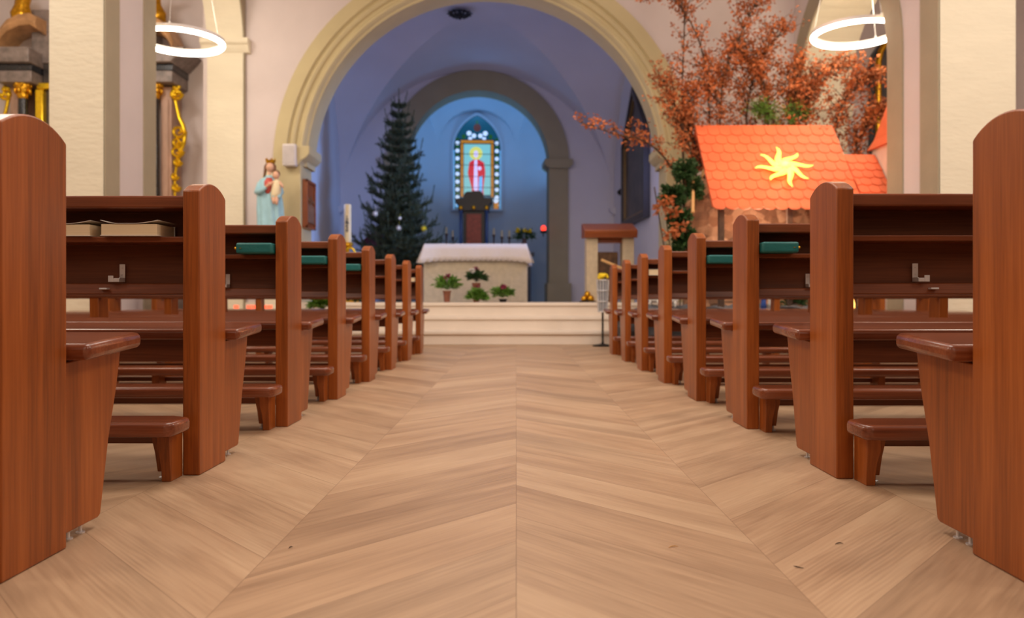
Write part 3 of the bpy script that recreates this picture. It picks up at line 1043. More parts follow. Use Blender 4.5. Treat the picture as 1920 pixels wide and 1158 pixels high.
def pot_plant(label, px, Z, yb, ypot, ytop, wpx, potw, z0=.518, flowers=(), pot=M_terra, leafmat=M_green, n=150, name='potted_plant', group='potted plants before the altar'):
    s = Z / F
    base = P(px, yb, Z); base.z = z0
    t = thing(name, label, 'plant', base, 0, group)
    ph = (CH + (565 - ypot) * s) - z0
    pr = potw * s / 2
    if ph > .01:
        mb = MB(); mb.lathe([(pr * .72, 0), (pr * .78, ph * .3), (pr * .95, ph * .86), (pr * 1.08, ph * .88), (pr * 1.08, ph), (pr * .9, ph), (pr * .88, ph * .92), (.001, ph * .92)], n=20)
        link('pot', mb, pot, t, smooth=40)
    top = (CH + (565 - ytop) * s) - z0
    hw = wpx * s / 2
    mb = MB()
    cz = max(ph, 0) + .02
    for k in range(int(n * 1.5)):
        a = random.uniform(0, 2 * PI); e = random.uniform(.1, 1.35)
        ln = random.uniform(.6, 1.0)
        tip = Vector((math.cos(a) * hw * ln * math.cos(e) * 1.1, math.sin(a) * hw * ln * math.cos(e), cz + (top - cz) * math.sin(e) * ln))
        root = Vector((0, 0, cz))
        m = root.lerp(tip, random.uniform(.35, .8)) + Vector((0, 0, .02))
        mb.leaf(m, (tip - root) + rdir() * .08, Vector((0, 0, 1)) + rdir() * .5, hw * .52, hw * .26)
        if k % 8 == 0: mb.tube([root, m], .003, 4)
    link('foliage', mb, leafmat, t)
    for fx, fy, fr, fm in flowers:
        q = P(fx, fy, Z - .08) - base
        mb = MB()
        for i in range(14):
            d = rdir(.2); mb.leaf(q + Vector((0, -.02, .02)), d, rdir(), fr * s * 1.7, fr * s * 1.2)
        mb.ball(q, fr * s * .55, 10, 6)
        mb.tube([(q.x, q.y, q.z), (0, 0, cz)], .003, 4)
        link('flower', mb, fm, t)
    return t


pot_plant('potted plant with red and white blooms, leftmost before the altar', 838, 12.3, 568, 545, 517, 54, 15, flowers=((839, 521, 5, M_magenta), (838, 526, 3.5, M_whitep)))
pot_plant('tall potted plant with white bloom, behind the low bush before the altar', 893, 12.45, 568, 530, 508, 46, 15, leafmat=M_dgreen, flowers=((886, 510, 4, M_whitep), (893, 506, 4, M_magenta), (895, 543, 5, M_magenta)))
pot_plant('low bright green leafy plant before the tall pot at the altar middle', 895, 12.1, 568, 566, 543, 48, 14)
pot_plant('green plant in a small dark pot, rightmost before the altar', 943, 12.3, 568, 560, 537, 46, 16, pot=M_dark, leafmat=M_green, flowers=((944, 540, 4.5, M_magenta),))
pot_plant('bright green plant in a clay pot on the floor left of the steps', 606, 9.9, 600, 582, 552, 60, 24, z0=0.0, n=220, group='floor plants', leafmat=M_green)
pot_plant('dark green plant on the platform left of the steps', 668, 11.2, 568, 566, 556, 44, 20, n=90, group='floor plants', leafmat=M_dgreen)


# ------------------------------------------------------------------ christmas tree
def conifer():
    Z = 14.5
    base = P(748, 0, Z); base.z = .518
    tip = CH + (565 - 186) * Z / F
    H = tip - base.z
    t = thing('christmas_tree', 'tall dark fir tree with a few pale ornaments standing left behind the altar', 'tree', base)
    tr = MB(); tr.tube([(0, 0, 0), (0, 0, H * .5), (0.01, 0, H)], [.05, .03, .006], 8); link('trunk', tr, M_bark, t)
    mb = MB(); br = MB()
    rnd = random.Random(3)
    def twig(p0, p1, nd, nl, sag=0):
        d = p1 - p0; L = d.length
        n = max(3, int(L / .016))
        for i in range(n):
            q = i / n
            p = p0.lerp(p1, q)
            for _ in range(nd):
                r = Vector((rnd.uniform(-1, 1), rnd.uniform(-1, 1), rnd.uniform(-1, 1))).normalized()
                dd = (d.normalized() * .9 + r).normalized()
                s_ = dd.cross(Vector((rnd.uniform(-1, 1), rnd.uniform(-1, 1), 1))).normalized() * .006
                e = p + dd * nl
                mb.add([p - s_, p + s_, e], [(0, 1, 2)])
    lev = 0.10
    while lev < .985:
        z = H * lev
        rad = .88 * (1 - lev) ** .80 + .03
        nb = int(5 + 10 * (1 - lev))
        off = rnd.uniform(0, 6.28)
        for k in range(nb):
            a = off + 2 * PI * k / nb + rnd.uniform(-.2, .2)
            r = rad * rnd.uniform(.50, 1.15)
            if .12 < lev < .2 and math.cos(a) > .9: r *= 1.35
            d = Vector((math.cos(a), math.sin(a), 0))
            pts = []
            for i in range(6):
                q = i / 5
                pts.append(Vector((0, 0, z)) + d * r * q + Vector((0, 0, r * (.10 * q + .30 * q * q * q))))
            br.tube(pts, [.010 * (1 - .8 * i / 5) for i in range(6)], 4)
            for i in range(5):
                twig(pts[i], pts[i + 1], 6, .055)
            # side twigs
            for i in range(1, 5):
                for s in (-1, 1):
                    sd = Vector((-d.y, d.x, 0)) * s
                    ln = (r * .34 * (1 - .4 * i / 5) + .05) * rnd.uniform(.7, 1.3)
                    e = pts[i] + (sd * .8 + d * .7).normalized() * ln + Vector((0, 0, ln * .3))
                    twig(pts[i], e, 6, .05)
                    m_ = pts[i].lerp(e, .5); twig(m_, m_ + Vector((d.x * .4, d.y * .4, rnd.uniform(.2, 1))) * ln * .7, 5, .045)
            # upright shoots at the ends
            e = pts[-1] + Vector((d.x * .05, d.y * .05, .08 + .22 * rnd.random()))
            twig(pts[-1], e, 5, .030)
        lev += .038 + .012 * rnd.random()
    twig(Vector((0, 0, H * .85)), Vector((0, 0, H)), 7, .045)
    link('boughs', br, M_bark, t)
    link('needles', mb, M_fir, t)
    st = MB(); st.lathe([(.16, 0), (.20, .02), (.18, .22), (.05, .24)], n=16); link('tree_stand', st, M_dark, t)
    for lb, (px, py), m, r in (('white straw ornament hanging low in the middle of the fir tree', (748, 427), M_whitep, .050), ('pale ornament hanging on the left side of the fir tree', (704, 400), M_whitep, .055),
                               ('small white ornament high above the middle one on the fir tree', (750, 409), M_whitep, .030), ('yellow-green ornament hanging at the right side of the fir tree', (795, 428), M_yellow, .055)):
        q = P(px, py, Z - .72 if px < 780 else Z - .45)
        o = thing('tree_ornament', lb, 'ornament', q, 0, 'ornaments on the fir tree')
        b = MB()
        for i in range(10):
            a = 2 * PI * i / 10
            b.tube([(0, 0, 0), (math.cos(a) * r, rnd.uniform(-.01, .01), math.sin(a) * r)], [.006, .003], 5)
        b.ball((0, 0, 0), r * .35, 8, 6); link('straw_star', b, m, o)
        b = MB(); b.tube([(0, 0, r), (0, .02, r + .06)], .0015, 4); link('loop', b, M_gold, o)
    return t


conifer()


# ------------------------------------------------------------------ figures
def ell_ring(cx, cy, z, rx, ry, n=28, fold=0.0, nf=9, ph=0.0, tw=0):
    out = []
    for i in range(n):
        a = 2 * PI * i / n
        k = 1 + fold * math.sin(a * nf + ph) + fold * .5 * math.sin(a * (nf // 2 + 1) + ph * 1.7)
        out.append((cx + rx * k * math.cos(a), cy + ry * k * math.sin(a), z))
    return out


def head(t, c, r, face_mat, hair_mat, name='head'):
    def f(q):
        x, y, z = q
        nose = math.exp(-((x) ** 2 * 40 + (z + .05) ** 2 * 22)) * .22 if y < 0 else 0
        eye = sum(math.exp(-((x - s * .36) ** 2 * 60 + (z - .12) ** 2 * 80)) * .08 for s in (-1, 1)) if y < 0 else 0
        mo = math.exp(-(x ** 2 * 20 + (z + .45) ** 2 * 90)) * .05 if y < 0 else 0
        w_ = 1 - .22 * max(0, -z) ** 1.5
        return Vector((x * w_, (y - nose + eye - mo) * w_, z))
    mb = MB(); mb.ball(c, (r * .78, r * .86, r), 24, 16, fn=f)
    return link(name, mb, face_mat, t, smooth=170)


def madonna():
    Z = 11.0
    s = Z / F
    base = P(508, 0, Z); zb = 1.42
    ped = MB(); ped.prism([(-.20, 0), (.20, 0), (.20, .06), (.15, .10), (.15, 1.30), (.20, 1.36), (.20, 1.42), (-.20, 1.42), (-.20, 1.36), (-.15, 1.30), (-.15, .10), (-.20, .06)], 'y', -.18, .18)
    ped.v = [(x + base.x, y + Z, z) for x, y, z in ped.v]
    tag(link('statue_pedestal', ped, M_cream, bevel=.008), 'pale square pedestal carrying the blue-robed statue', 'pedestal')
    t = thing('madonna_statue', 'painted statue of a crowned woman in a pale blue robe holding a child', 'statue', (base.x, Z, zb))
    rg = []
    spec = [(0, 0, 0.00, .185, .14, .10), (0, 0, .10, .175, .13, .12), (-.005, 0, .25, .165, .12, .12), (-.01, 0, .40, .165, .12, .10), (-.015, 0, .52, .165, .115, .05),
            (-.025, 0, .62, .158, .105, .03), (-.03, 0, .72, .148, .095, .02), (-.03, 0, .78, .12, .085, .01), (-.02, 0, .82, .06, .06, 0), (-.02, 0, .84, .045, .045, 0)]
    for cx, cy, z, rx, ry, fo in spec: rg.append(ell_ring(cx, cy, z, rx, ry, 44, fo, 9, z * 3))
    mb = MB(); mb.loft(rg); link('robe', mb, M_blue, t, smooth=170)
    mb = MB(); mb.loft([ell_ring(-.01, -.035, z, rx, ry, 20) for z, rx, ry in ((.58, .05, .085), (.66, .075, .085), (.74, .08, .078), (.80, .05, .05))]); link('bodice', mb, M_red, t, smooth=170)
    mb = MB(); mb.tube([(-.02, 0, .80), (-.012, -.01, .90)], [.035, .032], 12); link('neck', mb, M_skin, t, smooth=170)
    head(t, (-.005, -.015, .945), .073, M_skin, M_hair)
    # hair, veil
    mb = MB()
    for sx_ in (-1, 1):
        mb.tube([(-.005 + sx_ * .03, -.01, 1.015), (-.005 + sx_ * .062, -.015, .965), (-.005 + sx_ * .066, -.02, .89), (-.015 + sx_ * .07, -.03, .80)], [.016, .022, .022, .012], 8)
    mb.ball((-.005, .02, .965), (.066, .066, .068), 14, 9)
    link('hair', mb, M_hair, t, smooth=170)
    mb = MB(); mb.loft([ell_ring(-.025, .035, z, rx, ry, 24, .03, 7) for z, rx, ry in ((.76, .13, .075), (.84, .095, .07), (.90, .075, .065), (.97, .070, .062), (1.02, .052, .050), (1.04, .02, .02))])
    link('veil', mb, M_veil, t, smooth=170)
    mb = MB()
    n = 24
    lo = [(.0 + .052 * math.cos(2 * PI * i / n) - .005, .05 * math.sin(2 * PI * i / n), 1.01) for i in range(n)]
    hi = [(.0 + .064 * math.cos(2 * PI * i / n) - .005, .062 * math.sin(2 * PI * i / n), 1.05 + (.03 if i % 4 == 0 else 0)) for i in range(n)]
    mb.loft([lo, hi], caps=False); o = link('crown', mb, M_gold, t); m = o.modifiers.new('s', 'SOLIDIFY'); m.thickness = .006
    # arms: her right arm across to the child, left arm under it
    mb = MB(); mb.tube([(-.14, -.01, .73), (-.165, -.07, .60), (-.10, -.14, .60), (-.02, -.16, .66)], [.045, .042, .034, .024], 10); link('sleeve', mb, M_blue, t, smooth=170)
    mb = MB(); mb.tube([(-.03, -.158, .655), (.01, -.165, .685), (.03, -.163, .70)], [.018, .02, .012], 8)
    for k in range(4): mb.tube([(.02, -.165, .69 + .01 * (k - 1.5)), (.05, -.168, .705 + .012 * (k - 1.5)), (.066, -.160, .705 + .012 * (k - 1.5))], [.006, .0055, .004], 6)
    mb.tube([(.01, -.165, .69), (.02, -.17, .715), (.03, -.17, .728)], [.007, .006, .004], 6)
    link('hand', mb, M_skin, t, smooth=170)
    mb = MB(); mb.tube([(.10, -.01, .73), (.15, -.05, .60), (.14, -.13, .53), (.07, -.15, .53)], [.045, .042, .036, .028], 10); link('sleeve', mb, M_blue, t, smooth=170)
    # child
    c = MB(); c.loft([ell_ring(.115 + o_, -.12, z, rx, ry, 20, .03, 6) for o_, z, rx, ry in ((-.02, .50, .055, .05), (-.01, .58, .065, .055), (.0, .68, .062, .05), (.0, .745, .05, .04), (.0, .775, .02, .02))])
    ch = link('child_gown', c, M_veil, t, smooth=170)
    c = MB(); c.ball((.112, -.135, .825), (.045, .050, .056), 16, 10); link('child_head', c, M_skin, ch, smooth=170)
    c = MB(); c.ball((.114, -.118, .845), (.048, .048, .050), 14, 9); link('child_hair', c, M_hair, ch, smooth=170)
    c = MB(); c.tube([(.155, -.13, .73), (.195, -.15, .69), (.215, -.17, .655)], [.02, .016, .012], 8); c.tube([(.075, -.14, .73), (.04, -.17, .70), (.02, -.18, .70)], [.02, .015, .01], 8)
    c.tube([(.12, -.15, .52), (.135, -.18, .46), (.13, -.17, .42)], [.024, .02, .014], 8); c.tube([(.08, -.15, .52), (.09, -.18, .47), (.095, -.175, .43)], [.024, .02, .014], 8)
    link('child_limbs', c, M_skin, ch, smooth=170)
    return t


madonna()

# speaker, relief, paschal candle etc.
Z = 11.40
a = P(532, 312, Z); b = P(557, 271, Z)
t = thing('wall_speaker', 'small white loudspeaker box on the left arch pier below the impost', 'speaker', ((a.x + b.x) / 2, 11.455, a.z))
hw = (b.x - a.x) / 2; hh = b.z - a.z
mb = MB(); mb.box(-hw, hw, -.14, 0, 0, hh); link('speaker_box', mb, M_white, t, bevel=.02, seg=3)
mb = MB(); mb.box(-hw * .82, hw * .82, -.146, -.139, .03, hh - .03); link('speaker_grille', mb, mat('speaker_cloth', srgb(205, 196, 196), .9, bump=.4, bscale=200), t, bevel=.004)

xj = AX - 2.62
t = thing('wooden_relief', 'brown carved wooden relief panel hanging on the inner side of the left arch pier', 'relief', (xj, 11.80, 1.60))
mb = MB(); mb.box(0.003, .05, -.25, .25, 0, .70); link('back_board', mb, M_amb, t, bevel=.006)
mb = MB()
for q in ((-.25, -.21, 0, .7), (.21, .25, 0, .7), (-.25, .25, 0, .04), (-.25, .25, .66, .70)): mb.box(.05, .075, *q)
link('relief_frame', mb, M_amb, t, bevel=.004)
mb = MB()
rr_ = random.Random(4)
for i in range(5):
    yy = -.15 + .075 * i; h = rr_.uniform(.30, .46)
    mb.loft([ell_ring(.055, yy, z, .018, w_, 12) for z, w_ in ((.08, .04), (.08 + h * .5, .035), (.08 + h * .8, .028), (.08 + h * .84, .012))])
    mb.ball((.06, yy, .10 + h * .95), (.018, .022, .028), 10, 7)
link('carved_figures', mb, mat('relief_carving', srgb(120, 84, 56), .6, var=.3, scale=20), t, smooth=60)

Z = 12.4
q = P(652, 0, Z)
t = thing('paschal_candle', 'thick cream paschal candle with a dark cross motif on a tall stand', 'candle', (q.x, Z, .518))
ct = CH + (565 - 383) * Z / F - .518
mb = MB(); mb.lathe([(.055, .90), (.055, ct - .01), (.045, ct), (.02, ct - .015)], n=24); link('candle_shaft', mb, M_wax, t, smooth=40)
mb = MB()
for k in range(6): mb.box(-.02 + .012 * (k % 2), .02, -.059, -.053, ct - .42 + .035 * k, ct - .40 + .035 * k)
mb.box(-.006, .006, -.060, -.053, ct - .44, ct - .18); mb.box(-.03, .03, -.060, -.053, ct - .30, ct - .285)
link('wax_motif', mb, mat('motif_blue', srgb(70, 78, 100), .5), t)
mb = MB(); mb.lathe([(.02, .04), (.025, .30), (.04, .45), (.022, .60), (.03, .84), (.085, .88), (.085, .92), (.06, .93)], n=20); link('stand_column', mb, M_gold, t, smooth=50)
mb = MB(); mb.lathe([(.18, 0), (.18, .03), (.10, .05), (.02, .08)], n=24); link('stand_base', mb, M_gold, t, smooth=40)
mb = MB(); rc = P(657, 470, Z) - Vector((q.x, Z, .518))
mb.tube([(rc.x + .075 * math.cos(R(a)), -.05, rc.z - .03 + .075 * math.sin(R(a))) for a in range(-10, 200, 15)], .018, 8); link('stand_ring', mb, M_gold2, t, smooth=60)

# dark red seat beside the tree
Z = 14.3
q = P(690, 0, Z)
t = thing('sedilia_chair', 'dark red velvet high-backed seat half hidden left of the fir tree', 'chair', (q.x, 15.4, .518))
mb = MB(); mb.box(-.32, .32, -.3, .3, .38, .48); link('seat', mb, M_dred, t, bevel=.03)
mb = MB(); mb.prism([(-.36, .45), (.36, .45), (.36, 1.5), (0.2, 1.75), (-.36, 1.2)], 'y', .24, .32); link('backrest', mb, M_dred, t, bevel=.02)
for sx_ in (-1, 1):
    for sy_ in (-1, 1):
        mb = MB(); mb.box(sx_ * .29 - .025, sx_ * .29 + .025, sy_ * .27 - .025, sy_ * .27 + .025, 0, .40); link('leg', mb, M_frame, t)

# ------------------------------------------------------------------ high altar in the apse
t = thing('high_altar', 'dark high altar table standing in the blue apse behind the main altar', 'altar', C(0.02, 6.55, .518), -math.asin(SA) * -1)
mb = MB(); mb.box(-1.15, 1.15, -.35, .35, 0, 1.02); link('altar_body', mb, mat('dark_blue_stone', srgb(44, 50, 66), .5, var=.2), t, bevel=.01)
mb = MB(); mb.box(-1.22, 1.22, -.42, .40, 1.02, 1.10); link('altar_top', mb, mat('dark_slab', srgb(60, 62, 72), .4), t, bevel=.008)
ZT = .518 + 1.10
tb = P(889, 0, 18.0)
t = thing('tabernacle', 'dark canopied tabernacle with a red-brown door under the stained glass window', 'tabernacle', (tb.x, 18.0, ZT))
s = 18.0 / F
def zz(y): return CH + (565 - y) * s - ZT
mb = MB(); mb.box(-20 * s, 20 * s, -.12, .22, 0, zz(396)); link('cabinet', mb, M_frame, t, bevel=.006)
mb = MB(); mb.box(-14 * s, 14 * s, -.14, -.12, .05, zz(402)); link('door', mb, mat('tabernacle_door', srgb(120, 46, 40), .35, .3, var=.3, scale=14), t, bevel=.004)
mb = MB(); mb.prism([(-29 * s, zz(397)), (29 * s, zz(397)), (29 * s, zz(384)), (34 * s, zz(381)), (34 * s, zz(374)), (19 * s, zz(373)), (17 * s, zz(364)), (12 * s, zz(361)), (-12 * s, zz(361)), (-17 * s, zz(364)), (-19 * s, zz(373)), (-34 * s, zz(374)), (-34 * s, zz(381)), (-29 * s, zz(384))], 'y', -.20, .26); link('canopy', mb, M_frame, t, bevel=.01)
M_enam = mat('blue_enamel', srgb(60, 90, 150), .25, .3)
for x in (-24, 24):
    mb = MB(); mb.lathe([(.05, 0), (.05, .05), (.035, .07), (.035, zz(402)), (.05, zz(398)), (.05, zz(396))], (x * s, -.16, 0), 14)
    link('column', mb, M_enam, t, smooth=40)
mb = MB()
for x in (-24, 0, 24): mb.ball((x * s, -.21, zz(391)), (.05, .02, .05), 10, 7)
link('gilt_rosettes', mb, M_gold, t, smooth=170)
for i, (px, py) in enumerate(((837, 428), (849, 434), (926, 430), (941, 434), (955, 434))):
    q = P(px, 0, 18.0)
    side = 'left' if px < 880 else 'right'
    lab = {837: 'altar candlestick, outer of the two left of the tabernacle', 849: 'altar candlestick, inner of the two left of the tabernacle', 926: 'altar candlestick nearest right of the tabernacle',
           941: 'altar candlestick, middle of the three right of the tabernacle', 955: 'altar candlestick beside the flower bouquet on the high altar'}[px]
    t = thing('candlestick', lab, 'candlestick', (q.x, 18.0, ZT), 0, 'candlesticks on the high altar')
    h = zz(py)
    mb = MB(); mb.lathe([(.06, 0), (.055, .02), (.02, .05), (.028, .12), (.014, .18), (.022, h - .16), (.04, h - .14), (.04, h - .12)], n=12); link('stick', mb, mat('bronze', srgb(110, 84, 70), .4, .6) if i == 0 else bpy.data.materials['bronze'], t, smooth=50)
    mb = MB(); mb.lathe([(.02, h - .12), (.02, h + .02), (.004, h + .03)], n=10); link('candle', mb, M_wax, t, smooth=40)
q = P(983, 0, 17.9)
t = thing('flower_bouquet', 'bouquet of yellow flowers and greenery on the right end of the high altar', 'flowers', (q.x, 17.9, ZT))
s = 17.9 / F
h = zz(447)
mb = MB(); mb.lathe([(.05, 0), (.045, .03), (.07, h * .5), (.05, h * .9), (.07, h)], n=16); link('vase', mb, mat('vase_glaze', srgb(110, 90, 96), .3), t, smooth=50)
mb = MB(); leafy(mb, (0, 0, h + .07), (.27, .16, .14), 170, .12, .035, .2); link('greenery', mb, M_dgreen, t)
mb = MB()
for i in range(14):
    mb.ball((random.uniform(-.17, .17), random.uniform(-.12, .0), zz(432) + random.uniform(-.03, .03)), .035, 8, 5)
link('blossoms', mb, M_yellow, t, smooth=170)
q = P(1019, 428, 16.7)
t = thing('sanctuary_lamp', 'small glowing red sanctuary lamp at the right apse pier', 'lamp', q)
mb = MB(); mb.ball((0, 0, 0), (.055, .055, .065), 16, 10); link('red_glass', mb, mat('red_glow', srgb(240, 60, 40), .3, emit=srgb(255, 60, 40), estr=2.2), t, smooth=170)
mb = MB(); mb.lathe([(.05, -.10), (.07, -.09), (.062, -.05)], n=16); mb.tube([(0, 0, -.09), (0.0, .10, -.14), (0, .30, -.14)], .012, 6); link('bracket', mb, M_dark, t)

# ------------------------------------------------------------------ ceiling boss lamp
q = P(862, 20, 14.4)
t = thing('vault_boss', 'dark ornate metal rosette hanging at the crown of the chancel vault', 'ceiling ornament', (q.x, q.y, q.z - .10))
mb = MB()
n = 12
mb.tube([(.16 * math.cos(2 * PI * i / 24), .16 * math.sin(2 * PI * i / 24), .05) for i in range(24)], .016, 6, closed=True)
for i in range(n):
    a = 2 * PI * i / n
    mb.tube([(0.05 * math.cos(a), .05 * math.sin(a), .02), (.13 * math.cos(a), .13 * math.sin(a), .0), (.20 * math.cos(a), .20 * math.sin(a), .05), (.235 * math.cos(a), .235 * math.sin(a), .04)], [.016, .02, .018, .008], 6)
link('rosette', mb, M_dark, t, smooth=60)
mb = MB(); mb.lathe([(.001, -.07), (.03, -.05), (.045, -.02), (.06, .03), (.03, .06), (.02, .09)], n=16); link('hub', mb, M_dark, t, smooth=60)


# ------------------------------------------------------------------ painting on the right chancel wall
def wall_painting():
    d0, d1 = 2.05, 4.1; zb, zsh, zt = 1.98, 3.55, 4.50
    t = thing('gothic_painting', 'large dark pointed painting in a dark gold-edged frame on the right chancel wall', 'painting', C(CU, (d0 + d1) / 2, zb), math.asin(SA))
    hw = (d1 - d0) / 2; H = zsh - zb; T = zt - zb
    out = [(-hw, 0), (hw, 0), (hw, H), (0, T), (-hw, H)]
    def off(k): return [(-hw + k, k), (hw - k, k), (hw - k, H - k * .3), (0, T - k * 1.5), (-hw + k, H - k * .3)]
    mb = MB(); mb.prism(off(.08), 'x', -.05, -.01); link('canvas', mb, M_pic, t)
    def ring(o, i_, x0, x1, name, m):
        mb = MB(); n = 5
        for k in range(n):
            j = (k + 1) % n
            A, B, Cc, D = o[k], o[j], i_[j], i_[k]
            mb.add([(x, p[0], p[1]) for x in (x0, x1) for p in (A, B, Cc, D)], [(0, 1, 2, 3), (4, 7, 6, 5), (0, 4, 5, 1), (2, 6, 7, 3)])
        link(name, mb, m, t)
    ring(off(0), off(.10), -.12, -.01, 'outer_frame', M_frame)
    ring(off(.10), off(.15), -.09, -.03, 'gilt_edge', mat('dull_gilt', srgb(128, 100, 60), .4, .5))


wall_painting()
q = C(CU - .03, 4.75, 2.77)
t = thing('wall_sensor', 'tiny dark round device high on the right chancel wall', 'sensor', q)
mb = MB(); mb.ball((0, 0, 0), (.04, .05, .05), 12, 8); link('dome', mb, M_dark, t)
mb = MB(); mb.box(.0, .03, -.05, .05, -.06, .06); link('base_plate', mb, M_dark, t)

# ------------------------------------------------------------------ ambo, pole, flower stand, gold ornament
Z = 11.0
s = Z / F
ax = P(1145, 0, Z).x
t = thing('ambo', 'stone-legged ambo with a sloping brown wooden top right of the altar', 'lectern', (ax, Z, .518))
def za(y): return CH + (565 - y) * s - .518
for x0, x1 in ((-45, -24), (23, 44)):
    mb = MB(); mb.box(x0 * s, x1 * s, 0, .34, 0, za(445)); link('stone_leg', mb, M_altar, t, bevel=.006)
mb = MB(); mb.prism([(-.10, za(436)), (-.10, za(432)), (.38, za(414)), (.46, za(414)), (.46, za(442)), (-.06, za(446))], 'x', -50 * s, 49 * s); link('reading_desk', mb, M_amb, t, bevel=.008)
mb = MB(); mb.box(-24 * s, 23 * s, .10, .22, za(454), za(443)); link('cross_rail', mb, M_amb, t)
mb = MB(); mb.box(-22 * s, 18 * s, .26, .32, 0, za(470)); link('painted_panel', mb, mat('panel_painting', srgb(120, 88, 60), .5, var=.6, scale=9), t, bevel=.004)
a = P(1128, 487, 10.7); b = P(1166, 503, 10.55); dirv = b - a
mb = MB(); mb.tube([a, a + dirv * ((a.z - .535) / (a.z - b.z))], .018, 10)
o = tag(link('wooden_pole', mb, M_lwood, smooth=60), 'pale wooden pole slanting down before the ambo', 'pole')
# flower stand
Z = 9.5; s = Z / F
q = P(1130, 0, Z)
t = thing('flower_stand', 'grey barred metal flower stand with yellow flowers at the right end of the steps', 'flower stand', (q.x, Z, 0))
def zf(y): return CH + (565 - y) * s
mb = MB()
for k in range(12):
    a = 2 * PI * k / 12
    mb.tube([(.052 * math.cos(a), .052 * math.sin(a), zf(585)), (.072 * math.cos(a), .072 * math.sin(a), zf(525))], .006, 6)
for y_, r_ in ((525, .074), (545, .068), (565, .060), (584, .053)):
    mb.tube([(r_ * math.cos(2 * PI * i / 20), r_ * math.sin(2 * PI * i / 20), zf(y_)) for i in range(20)], .006, 6, closed=True)
link('bar_basket', mb, M_steel, t, smooth=60)
mb = MB(); mb.lathe([(.045, zf(584)), (.062, zf(527)), (.05, zf(527))], n=20); link('vase', mb, mat('smoke_grey', srgb(140, 142, 150), .3), t, smooth=50)
mb = MB(); mb.lathe([(.12, 0), (.12, .015), (.02, .03), (.012, .05), (.012, zf(584)), (.05, zf(584))], n=20); link('foot', mb, M_dark, t, smooth=40)
mb = MB()
for i in range(40):
    d = rdir(.5); mb.ball((d.x * .055, d.y * .055, zf(519) + d.z * .035), .018, 7, 4)
link('blossoms', mb, M_yellow, t, smooth=170)
q = P(1102, 568, 11.0); q.z = .518
t = thing('brass_ornament', 'small gold-brown rounded ornament on the platform beside the ambo leg', 'ornament', q)
mb = MB()
for x, z_, r_ in ((-.05, .05, .045), (.04, .05, .05), (-.005, .11, .045)): mb.ball((x, 0, z_), r_, 14, 9)
link('globes', mb, M_gold, t, smooth=170)
mb = MB(); mb.lathe([(.12, 0), (.12, .012), (.10, .02)], n=20); link('tray', mb, M_frame, t)


# ------------------------------------------------------------------ votive candles, left
t = thing('votive_rack', 'low metal rack of votive candles in the left front corner', 'candle rack', P(478, 0, 9.6).xy.to_3d())
mb = MB(); mb.box(-.42, .42, -.12, .12, .38, .41)
for x in (-.40, .40):
    for y_ in (-.10, .10): mb.box(x - .012, x + .012, y_ - .012, y_ + .012, 0, .38)
link('rack', mb, M_dark, t)
gl = mat('votive_glow', srgb(255, 110, 80), .4, emit=srgb(255, 96, 64), estr=1.5)
gl2 = mat('votive_wax', srgb(255, 190, 150), .4, emit=srgb(255, 180, 130), estr=1.6)
for k, px in enumerate((443, 467, 477, 486, 496, 506)):
    q = P(px, 0, 9.6)
    v = thing('votive_candle', ['votive candle in glowing red glass standing apart at the rack left', 'red glass votive candle, first of the row of five', 'red glass votive candle, second of the row of five', 'paler glowing votive candle in the middle of the row of five', 'red glass votive candle, fourth of the row of five', 'red glass votive candle, last of the row of five'][k],
              'candle', (q.x, 9.6, .411), 0, 'votive candles on the rack')
    mb = MB(); mb.lathe([(.024, 0), (.028, .01), (.030, .075), (.027, .075), (.025, .02), (.001, .02)], n=16); link('red_glass', mb, gl2 if k == 3 else gl, v, smooth=50)
    mb = MB(); mb.lathe([(.023, .02), (.023, .05), (.001, .052)], n=12); link('wax', mb, gl2, v)


